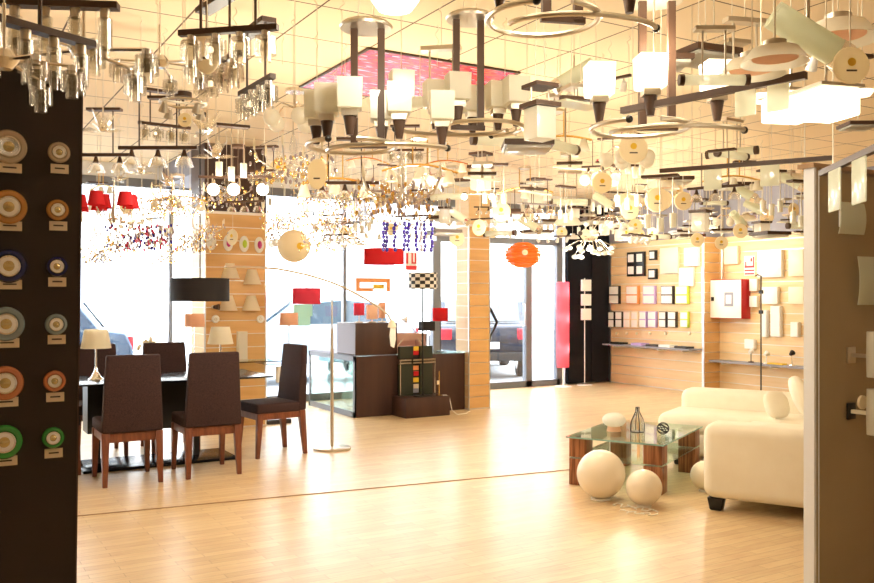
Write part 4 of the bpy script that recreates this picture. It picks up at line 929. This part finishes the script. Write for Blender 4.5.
def place(kind, p, rz=0, sc=1.0, label=None, wires=1, light=0):
    if kind not in PRO:
        t = make_kind(kind); PRO[kind] = (t, t['_top']); del t['_top']
        t.location = p; t.rotation_euler = (0, 0, rz); t.scale = (sc,) * 3
    else: t = dup(PRO[kind][0], p, rz, sc)
    top = PRO[kind][1]; pend.append((t, top, p[2], sc, wires))
    t['category'] = KD[kind][2]; HUNG.append((t, kind, label))
    if light: lamp_light('bulb_or_fill_light', (p[0], p[1], p[2] + (.30 if 'spiral' in kind else -.15) * sc), light, .06)
    return t
pend = []
def finish_wires():
    for t, top, z, sc, wires in pend:
        x_, y_ = t.location.x, t.location.y; under = 2.5 < x_ < 3.95 and 5.15 < y_ < 6.65
        L = (CH - z - (.018 if under else 0)) / sc; mb = MB(); q = .0022 / sc
        hk = .06 / sc
        for k in range(wires):
            x = 0 if wires == 1 else (k - .5) * .07
            mb.tube([(x, 0, top - .004), (x * .4, 0, max(L - hk - .02, top)), (x * .4, 0, max(L - hk, top + .003))], q, 5)
        if L - hk > top + .02:
            mb.tube([(0, 0, L - .001)] + [(.014 / sc * math.sin(i * PI / 6), 0, L - hk * (i / 12.0)) for i in range(1, 13)], q, 5)
        mb.build('wire', 'wire', t)
RAD = dict(spiral=.34, spiral_lit=.34, crystal=.32, clear=.32, star=.24, globes=.21, petals=.3, track=.31, crystal_bar=.15, bell_bar=.2, lit_bar=.28, tubes=.14, red=.2, arc_plate=.26, rod_canopy=.2, flat_square=.17, plafond=.2,
 dark_canopy=.14, tan_dome=.16, cyl=.15, lit_square=.13, ring_spot=.13, petal=.14, box_cubes=.11, round_plate=.09, oval=.06, dome=.1, halogen=.18)
OCC = [(2.17, 7.93, 1.7, .3), (3.6, 7.66, 1.6, .1), (1.97, 8.46, 2.0, .05)]
for q_, r_ in ((atD(294, 246, 8.7), .17), (atD(523, 255, 10.5), .23), (atD(384, 256.5, 9.0), .22), (atD(306.5, 296, 9.4), .16), (atD(389, 222, 7.4), .1), (atD(418, 222, 7.4), .18)): OCC.append((q_.x, q_.y, q_.z, r_))
def clear_of(p, r, f=.92):
    for q in OCC:
        dd = math.hypot(p[0] - q[0], p[1] - q[1]); dz = abs(p[2] - q[2])
        if dd < ((r + q[3]) * f if dz < .36 else max(r, q[3]) * .6): return False
    return True
def hp(kind, px, py, H, rz=0, sc=1.0, label=None, wires=1, light=0):
    r = RAD.get(kind, .15) * sc
    for k in range(60):
        h = H + (.02 * (k // 2) + .02) * (1 if k % 2 else -1) if k else H
        if not 1.9 < h < 2.8: continue
        p = atH(px, py, h)
        if clear_of(p, r): break
    else: p = atH(px, py, H)
    OCC.append((p.x, p.y, p.z, r))
    return place(kind, p, rz, sc * (p.z - CAMZ) / (H - CAMZ) if kind not in ('spiral',) else sc, label, wires, light)
A = TH   # rotate by -A to face the camera
# -- near, hand placed from the photograph
hp('spiral', 366, 146, 2.10, -A, 1.0, 'large unlit spiral chandelier with square frosted cups, nearest left of centre', 2)
hp('spiral', 470, 128, 2.26, -A + 3.3, 1.05, 'unlit spiral chandelier with peach square cups below the mosaic panel', 2)
hp('spiral_lit', 655, 128, 2.11, -A, .98, 'spiral chandelier with glowing square cups right of centre', 2, 14)
hp('spiral_lit', 560, 20, 2.36, -A + .2, .95, 'spiral chandelier with glowing cups cut by the top edge of view', 0, 10)
hp('dome', 395, 0, 2.55, 0, .9, 'glowing round dome lamp at the top edge above the centre chandelier', 1, 6)
hp('tubes', 60, 8, 2.32, -A + .1, 1.0, 'dark bar with glass tubes at the top left corner')
hp('tubes', 40, 34, 2.20, -A + 1.0, 1.0, 'dark bar with glass tubes just above the black panel top')
hp('star', 84, 56, 2.18, .2, .95, 'chrome star lamp with glass cups over the black panel corner')
hp('star', 4, 66, 2.04, .6, .8, 'chrome star lamp at the left edge above the black panel')
hp('star', 160, 66, 2.35, .8, .8, 'chrome star lamp right of the black panel, high under the ceiling')
hp('crystal_bar', 228, 31, 2.36, -A - .2, 1.0, 'dark bar with four clear glass cups, topmost left', 2)
hp('crystal_bar', 218, 64, 2.32, -A - .9, 1.0, 'slanting dark bar with glass cups below the topmost left bar', 2)
hp('crystal_bar', 256, 86, 2.30, -A - 1.0, 1.0, 'slanting dark bar with glass cups left of the spiral chandelier', 2)
hp('ring_spot', 183, 103, 2.38, 0, .92); hp('oval', 207, 52, 2.3, -A, .9, 'cream oval disc under the topmost left glass bar'); hp('round_plate', 185, 120, 2.34, -A, .40)
hp('petal', 207, 134, 2.35, 0, 1.0); hp('petal', 216, 158, 2.28, 1, 1.0); hp('petal', 103, 132, 2.3, 1, .9); hp('petal', 168, 186, 2.2, 1, .8); hp('petal', 141, 174, 2.2, 1, .7)
hp('bell_bar', 158, 148, 2.25, -A, 1.0, 'dark bar with three glass bells in front of the window header'); hp('bell_bar', 96, 155, 2.25, -A, .95, 'dark bar with glass bells beside the black panel edge')
hp('lit_bar', 238, 177, 2.28, -A, 1.0, 'dark bar with three glowing globes before the left column', 1, 9)
hp('red', 114, 204, 2.10, 0, .95, 'small chandelier with two visible red shades left of the crystal one'); hp('red', 80, 207, 2.12, 1, .95, 'red shade chandelier half hidden by the black panel')
hp('crystal', 142, 226, 2.08, 0, 1.0, 'wide crystal chandelier with violet and red drops before the left window'); hp('clear', 190, 236, 2.02, 0, .8, 'clear crystal chandelier between left window and left column')
hp('clear', 182, 196, 2.2, 0, .8); hp('arc_plate', 178, 202, 2.2, -A, .9); hp('clear', 165, 252, 1.97, 0, .7); hp('clear', 118, 236, 2.0, .3, .8); hp('petals', 128, 218, 2.1, 0, .6); hp('clear', 208, 226, 2.12, .3, .6); hp('clear', 100, 250, 1.95, 0, .7)
hp('oval', 317, 174, 2.14, -A, 1.0, 'large cream oval disc hanging under the spiral chandelier')
hp('bell_bar', 345, 183, 2.22, -A, 1.1); hp('arc_plate', 335, 186, 2.25, -A, 1.1); hp('arc_plate', 420, 172, 2.3, -A + .2, 1.0)
hp('clear', 330, 214, 2.1, 0, .8); hp('clear', 285, 214, 2.15, 0, .7); hp('clear', 322, 238, 2.0, .5, .7); hp('petals', 352, 240, 1.98, .5, .5)
hp('box_cubes', 540, 124, 2.28, -A + .5, .85, 'dark double-framed glass cube lamp in the middle', 2)
hp('plafond', 527, 150, 2.28, -A, .8); hp('rod_canopy', 505, 141, 2.30, -A + .3, .9); hp('rod_canopy', 560, 146, 2.35, -A + .9, .9); hp('flat_square', 482, 180, 2.28, -A, 1.0)
hp('flat_square', 576, 106, 2.38, -A + .3, .8, None, 2); hp('cyl', 574, 76, 2.62, -A + PI, .9, 'slanted greenish glass cylinder above the glowing cups'); hp('track', 596, 84, 2.40, -A - .8, .6)
hp('round_plate', 633, 149, 2.28, -A, .9, 'round cream disc with yellow mark under the lit spiral chandelier'); hp('round_plate', 657, 200, 2.22, -A, 1.1, 'round cream disc with yellow mark above the left slatted wall')
hp('round_plate', 683, 201, 2.2, -A, .8); hp('round_plate', 602, 183, 2.25, -A, .8); hp('round_plate', 740, 231, 2.1, -A, .8); hp('round_plate', 697, 240, 2.05, -A, .8); hp('round_plate', 721, 243, 2.05, -A, .8)
hp('plafond', 665, 66, 2.48, -A, .6, None, 2); hp('plafond', 702, 60, 2.48, -A + .4, .7, None, 2); hp('rod_canopy', 745, 78, 2.3, -A + .2, .7)
def bar_between(a, b, fr_, sz, label):
    c = (a + b) / 2; v = b - a; L = v.length; t = thing('hanging_lamp', c, '', '', None, math.atan2(v.y, v.x))
    MB().box(-L / 2, L / 2, -.012, .012, 0, .024).build('bar', 'darkmetal', t)
    for f_ in fr_:
        x = -L / 2 + L * f_; MB().box(x - sz / 2, x + sz / 2, -.02, -.012, -sz * 1.2, -.004).build('glass_square', 'frostg', t, bevel=.003)
    for x in (-L * .3, L * .35): MB().tube([(x, 0, .02), (x, 0, CH - c.z)], .003, 5).build('wire', 'wire', t)
    tag(t, label, 'hanging lamp', 'lamps hung from the shop ceiling'); return t
bar_between(atH(622, 114, 2.15), atH(806, 79, 2.15), (.72, .88), .075, 'long dark bar slanting up to the right below the two tan glass domes')
bar_between(atH(660, 173, 2.19), atH(833, 160, 2.19), (.33, .66), .10, 'long dark bar with frosted squares reaching over the tan panel top')
hp('lit_square', 826, 96, 2.08, -A + .25, .70, 'glowing glass box at upper right, right one of the pair', 1, 4); hp('lit_square', 791, 100, 2.10, -A + .2, .68, 'glowing glass box at upper right, left one of the pair'); hp('dome', 761, 97, 2.2, 0, .5)
hp('cyl', 808, 36, 2.28, -A, 1.0, 'large slanted greenish glass cylinder at the top right'); hp('tan_dome', 775, 52, 2.28, 0, .75, 'tan glass dome behind the slanted cylinder'); hp('tan_dome', 752, 64, 2.3, 0, .8, 'tan glass dome left of the dark bar at top right')
hp('tan_dome', 838, 28, 2.38, 0, .9, 'greenish dome high at the top right'); hp('round_plate', 850, 66, 2.12, -A, .6, 'round white disc at upper right beside the dark bar')
hp('track', 826, 54, 2.24, -A + .3, .62, 'dark bar with white spots at upper right'); hp('flat_square', 732, 64, 2.35, -A + .3, .7); hp('rod_canopy', 714, 80, 2.25, -A, .6)
bar_between(atH(822, 176, 1.96), atH(888, 146, 1.96), (.3, .68), .14, 'bar with square frosted glasses hanging before the tan panel top')
hp('dome', 862, 92, 2.2, 0, .4); hp('plafond', 858, 128, 2.12, -A, .35)
hp('petals', 590, 246, 1.98, 0, .95, 'white petal cluster lamp in front of the black wall', 1, 10); hp('petals', 610, 222, 2.15, .5, .8); hp('halogen', 478, 194, 2.2, -A, 1.0, None, 1, 8)
hp('track', 640, 236, 2.1, .4, .9)
# -- special pendants
def finish(t, top):
    MB().tube([(0, 0, top), (0, 0, CH - t.location.z - (.018 if t.location.x < 3.95 and t.location.y < 6.65 else 0))], .003, 5).build('wire', 'wire', t)
p = atD(294, 246, 8.7); t = thing('paper_globe', p, 'big cream paper globe pendant left of the centre windows', 'pendant lamp')
MB().ball((0, 0, 0), .165, 30, 18).build('globe', 'paper', t); MB().lathe([(.035, 0), (.035, .003)], 16, R(-A, 'Z') @ T(.09, -.165, -.01) @ FR).build('tag', 'printyellow', t); finish(t, .16)
p = atD(523, 255, 10.5); t = thing('lantern', p, 'round orange ribbed lantern hanging before the glass door', 'pendant lamp')
pr = [(.07, -.15)] + [((.215 * math.cos(u) + .01 * math.cos(u * 22)), .155 * math.sin(u)) for u in [(-1.2 + 2.4 * i / 40) for i in range(41)]] + [(.07, .15)]
MB().lathe(pr, 32).build('shade', 'orange', t); MB().lathe([(.035, 0), (.035, .003)], 16, R(-A, 'Z') @ T(.0, -.23, .02) @ FR).build('tag', 'tag', t); MB().ball((0, 0, .0), .05, 10, 8).build('bulb', 'litglobe', t); finish(t, .14)
p = atD(384, 256.5, 9.0); t = thing('drum_pendant', p, 'wide red drum shade hanging before the centre window', 'pendant lamp'); MB().shell([(.21, -.08), (.21, .08)], .004, 34).build('shade', 'red', t); MB().tube([(-.21, 0, .07), (.21, 0, .07)], .003, 5).build('spider', 'nickel', t); finish(t, .07)
p = atD(306.5, 296, 9.4); t = thing('drum_pendant', p, 'small red drum shade hanging low, left of the arc lamp pole', 'pendant lamp'); MB().shell([(.15, -.087), (.15, .087)], .004, 30).build('shade', 'pinkred', t); MB().tube([(-.15, 0, .07), (.15, 0, .07)], .003, 5).build('spider', 'nickel', t); finish(t, .07)
for (px, nm, xs) in ((389, 'left', (-.05, -.01, .04)), (418, 'right', (-.13, -.08, -.03, .03, .08, .12))):
    p = atD(px, 222, 7.4); t = thing('bead_pendant', p, 'pendant of violet bead strings before the centre window, %s one' % nm, 'pendant lamp')
    MB().lathe([(.15 if nm == 'right' else .07, .0), (.15 if nm == 'right' else .07, .012)], 24).build('plate', 'chrome', t)
    for i, x in enumerate(xs):
        mb = MB()
        for k in range(7): mb.ball((x + .008 * math.sin(k * 2 + i), .03 * math.sin(i * 2.1), -.02 - .036 * k), (.017, .017, .020), 8, 5)
        mb.tube([(x, .03 * math.sin(i * 2.1), 0), (x, .03 * math.sin(i * 2.1), -.25)], .002, 4); mb.build('bead_string', 'purple' if i % 3 else 'clearbead' if i else 'purple', t)
    finish(t, .01)
# signs on the glass front
p = atY(413, 261, FY - .02); t = thing('fire_sign', (p.x, FY + .033, p.z), 'white sign with red fire extinguisher symbols above the patterned lamp', 'sign')
MB().box(-.10, .10, -.004, 0, -.14, .14).build('plate', 'white', t); MB().box(-.09, -.055, -.006, -.004, -.04, .12).box(.0, .025, -.006, -.004, -.02, .12).box(.06, .085, -.006, -.004, -.02, .12).box(.0, .085, -.006, -.004, -.04, -.015).box(-.09, .09, -.006, -.004, -.13, -.07).build('symbols', 'printred', t)
a, b = atY(356, 278, FY - .005), atY(390, 291.5, FY - .005); t = thing('window_sticker', a, 'coral window sticker with yellow centre behind the arc lamp', 'sticker'); W, H_ = b.x - a.x, a.z - b.z
MB().box(0, W, -.003, 0, -.06, 0).box(0, .06, -.003, 0, -H_, -.06).box(W - .06, W, -.003, 0, -H_, -.06).box(.06, W * .5, -.003, 0, -H_, -H_ + .05).build('print', 'orangebox', t); MB().box(W * .5, W - .1, -.003, 0, -H_ + .04, -.09).build('print', 'printyellow', t)
a = atY(303, 315, FY - .005); t = thing('window_sticker', a, 'pale teal patch on the window below the small red drum', 'sticker'); MB().box(-.14, .14, -.003, 0, -.02, .15).box(-.07, .11, -.003, 0, -.15, -.02).build('print', 'teal', t)
# -- the rest of the field: individual lamps, spread through the showroom
rnd = random.Random(21); pts = [tuple(h[0].location) for h in HUNG]
KL = ['clear', 'crystal_bar', 'bell_bar', 'petal', 'arc_plate', 'dark_canopy', 'globes', 'clear', 'halogen', 'round_plate']
KR = ['flat_square', 'plafond', 'rod_canopy', 'dark_canopy', 'track', 'round_plate', 'box_cubes', 'flat_square', 'rod_canopy', 'globes', 'arc_plate', 'round_plate', 'plafond', 'bell_bar', 'cyl', 'tan_dome']
n_ = 0; tries = 0
while n_ < 185 and tries < 30000:
    tries += 1
    X, Y = rnd.uniform(1.2, 9.9), rnd.uniform(3.9, 10.9); z = rnd.choice((2.08, 2.2, 2.3, 2.42, 2.55)) + rnd.uniform(-.04, .04)
    px, py, d = proj((X, Y, z))
    if not (88 < px < 806 and 78 < py < 240) or d < 4.4: continue
    if (2.2 < X < 3.8 and Y > 9.0) or (5.7 < X < 6.8 and 9.0 < Y < 10.2) or (X > 9.75) or (1.7 < X < 2.65 and 7.4 < Y < 8.4): continue
    if py > 214 and px < 300 and rnd.random() < .5: continue
    kind = rnd.choice(KL if px < 430 else KR)
    if kind == 'round_plate' and d < 7: kind = 'dark_canopy'
    sc_ = rnd.uniform(.75, 1.0); rr_ = RAD[kind] * sc_
    if not clear_of((X, Y, z), rr_, .95): continue
    OCC.append((X, Y, z, rr_)); n_ += 1
    place(kind, Vector((X, Y, z)), -A + rnd.uniform(-.7, .7), sc_)
    if n_ % 16 == 3 and not (X < 4.6 and Y > 7.6) and not (4.8 < X < 7.6 and Y > 8.3): lamp_light('bulb_or_fill_light', (X, Y, z - .25), 16, .06)  # added fill light hung below some of the random lamps to brighten the room
finish_wires()
# labels: what it is, how far, above what, and its order there
def region(px):
    for lim, nm in ((200, 'over the dining table'), (272, 'before the left column'), (360, 'left of the centre window'), (452, 'before the centre window'), (500, 'by the right column'), (566, 'above the glass door'), (640, 'above the switch samples'), (706, 'above the left slatted wall'), (765, 'above the fire cabinet'), (2000, 'above the right slatted wall')):
        if px < lim: return nm
used = {}
for t, kind, lb in HUNG:
    if lb: t['label'] = lb; t['group'] = KD[kind][1] + ' on show'; continue
    px, py, d = proj(t.location); lay = 'nearer row' if d < 6.2 else ('middle row' if d < 8.6 else 'far row')
    used.setdefault((KD[kind][1], lay, region(px)), []).append((px, t))
ORD = ['leftmost', 'second', 'third', 'fourth', 'fifth', 'sixth', 'seventh', 'eighth', 'ninth', 'tenth', 'eleventh', 'twelfth', 'last', 'last']
for (ds, lay, rg), L in used.items():
    L.sort(key=lambda q: q[0])
    for i, (px, t) in enumerate(L):
        t['label'] = (ds + ', ' + (ORD[i] + ' in ' if len(L) > 1 else '') + lay + ' ' + rg) if len(L) > 1 else ds + ', ' + lay + ' ' + rg
        t['group'] = KD[kind][1] + ' on show'
# empty S hooks under the ceiling
hk = None
for i, (px, py) in enumerate(((316, 30), (282, 22), (180, 60), (134, 85), (115, 100), (437, 25), (545, 40), (460, 8), (610, 40), (720, 30), (750, 40), (700, 22), (640, 30), (780, 150), (690, 150), (235, 8))):
    p = atH(px, py, CH - .0); 
    if hk is None:
        hk = thing('ceiling_hook', p); MB().tube([(.012 * math.sin(j * PI / 5), 0, -.001 - .008 * j) for j in range(16)], .002, 5).tube([(0, 0, -.12), (.003, 0, -.26)], .0015, 4).build('hook', 'wire', hk); h = hk
    else: h = dup(hk, p)
    tag(h, 'empty wire hook hanging from the ceiling grid, %s' % ('left of the mosaic panel' if px < 330 else 'before the mosaic panel' if px < 520 else 'right of the mosaic panel'), 'hook', 'empty ceiling hooks ' + ('left' if px < 330 else 'middle' if px < 520 else 'right'))
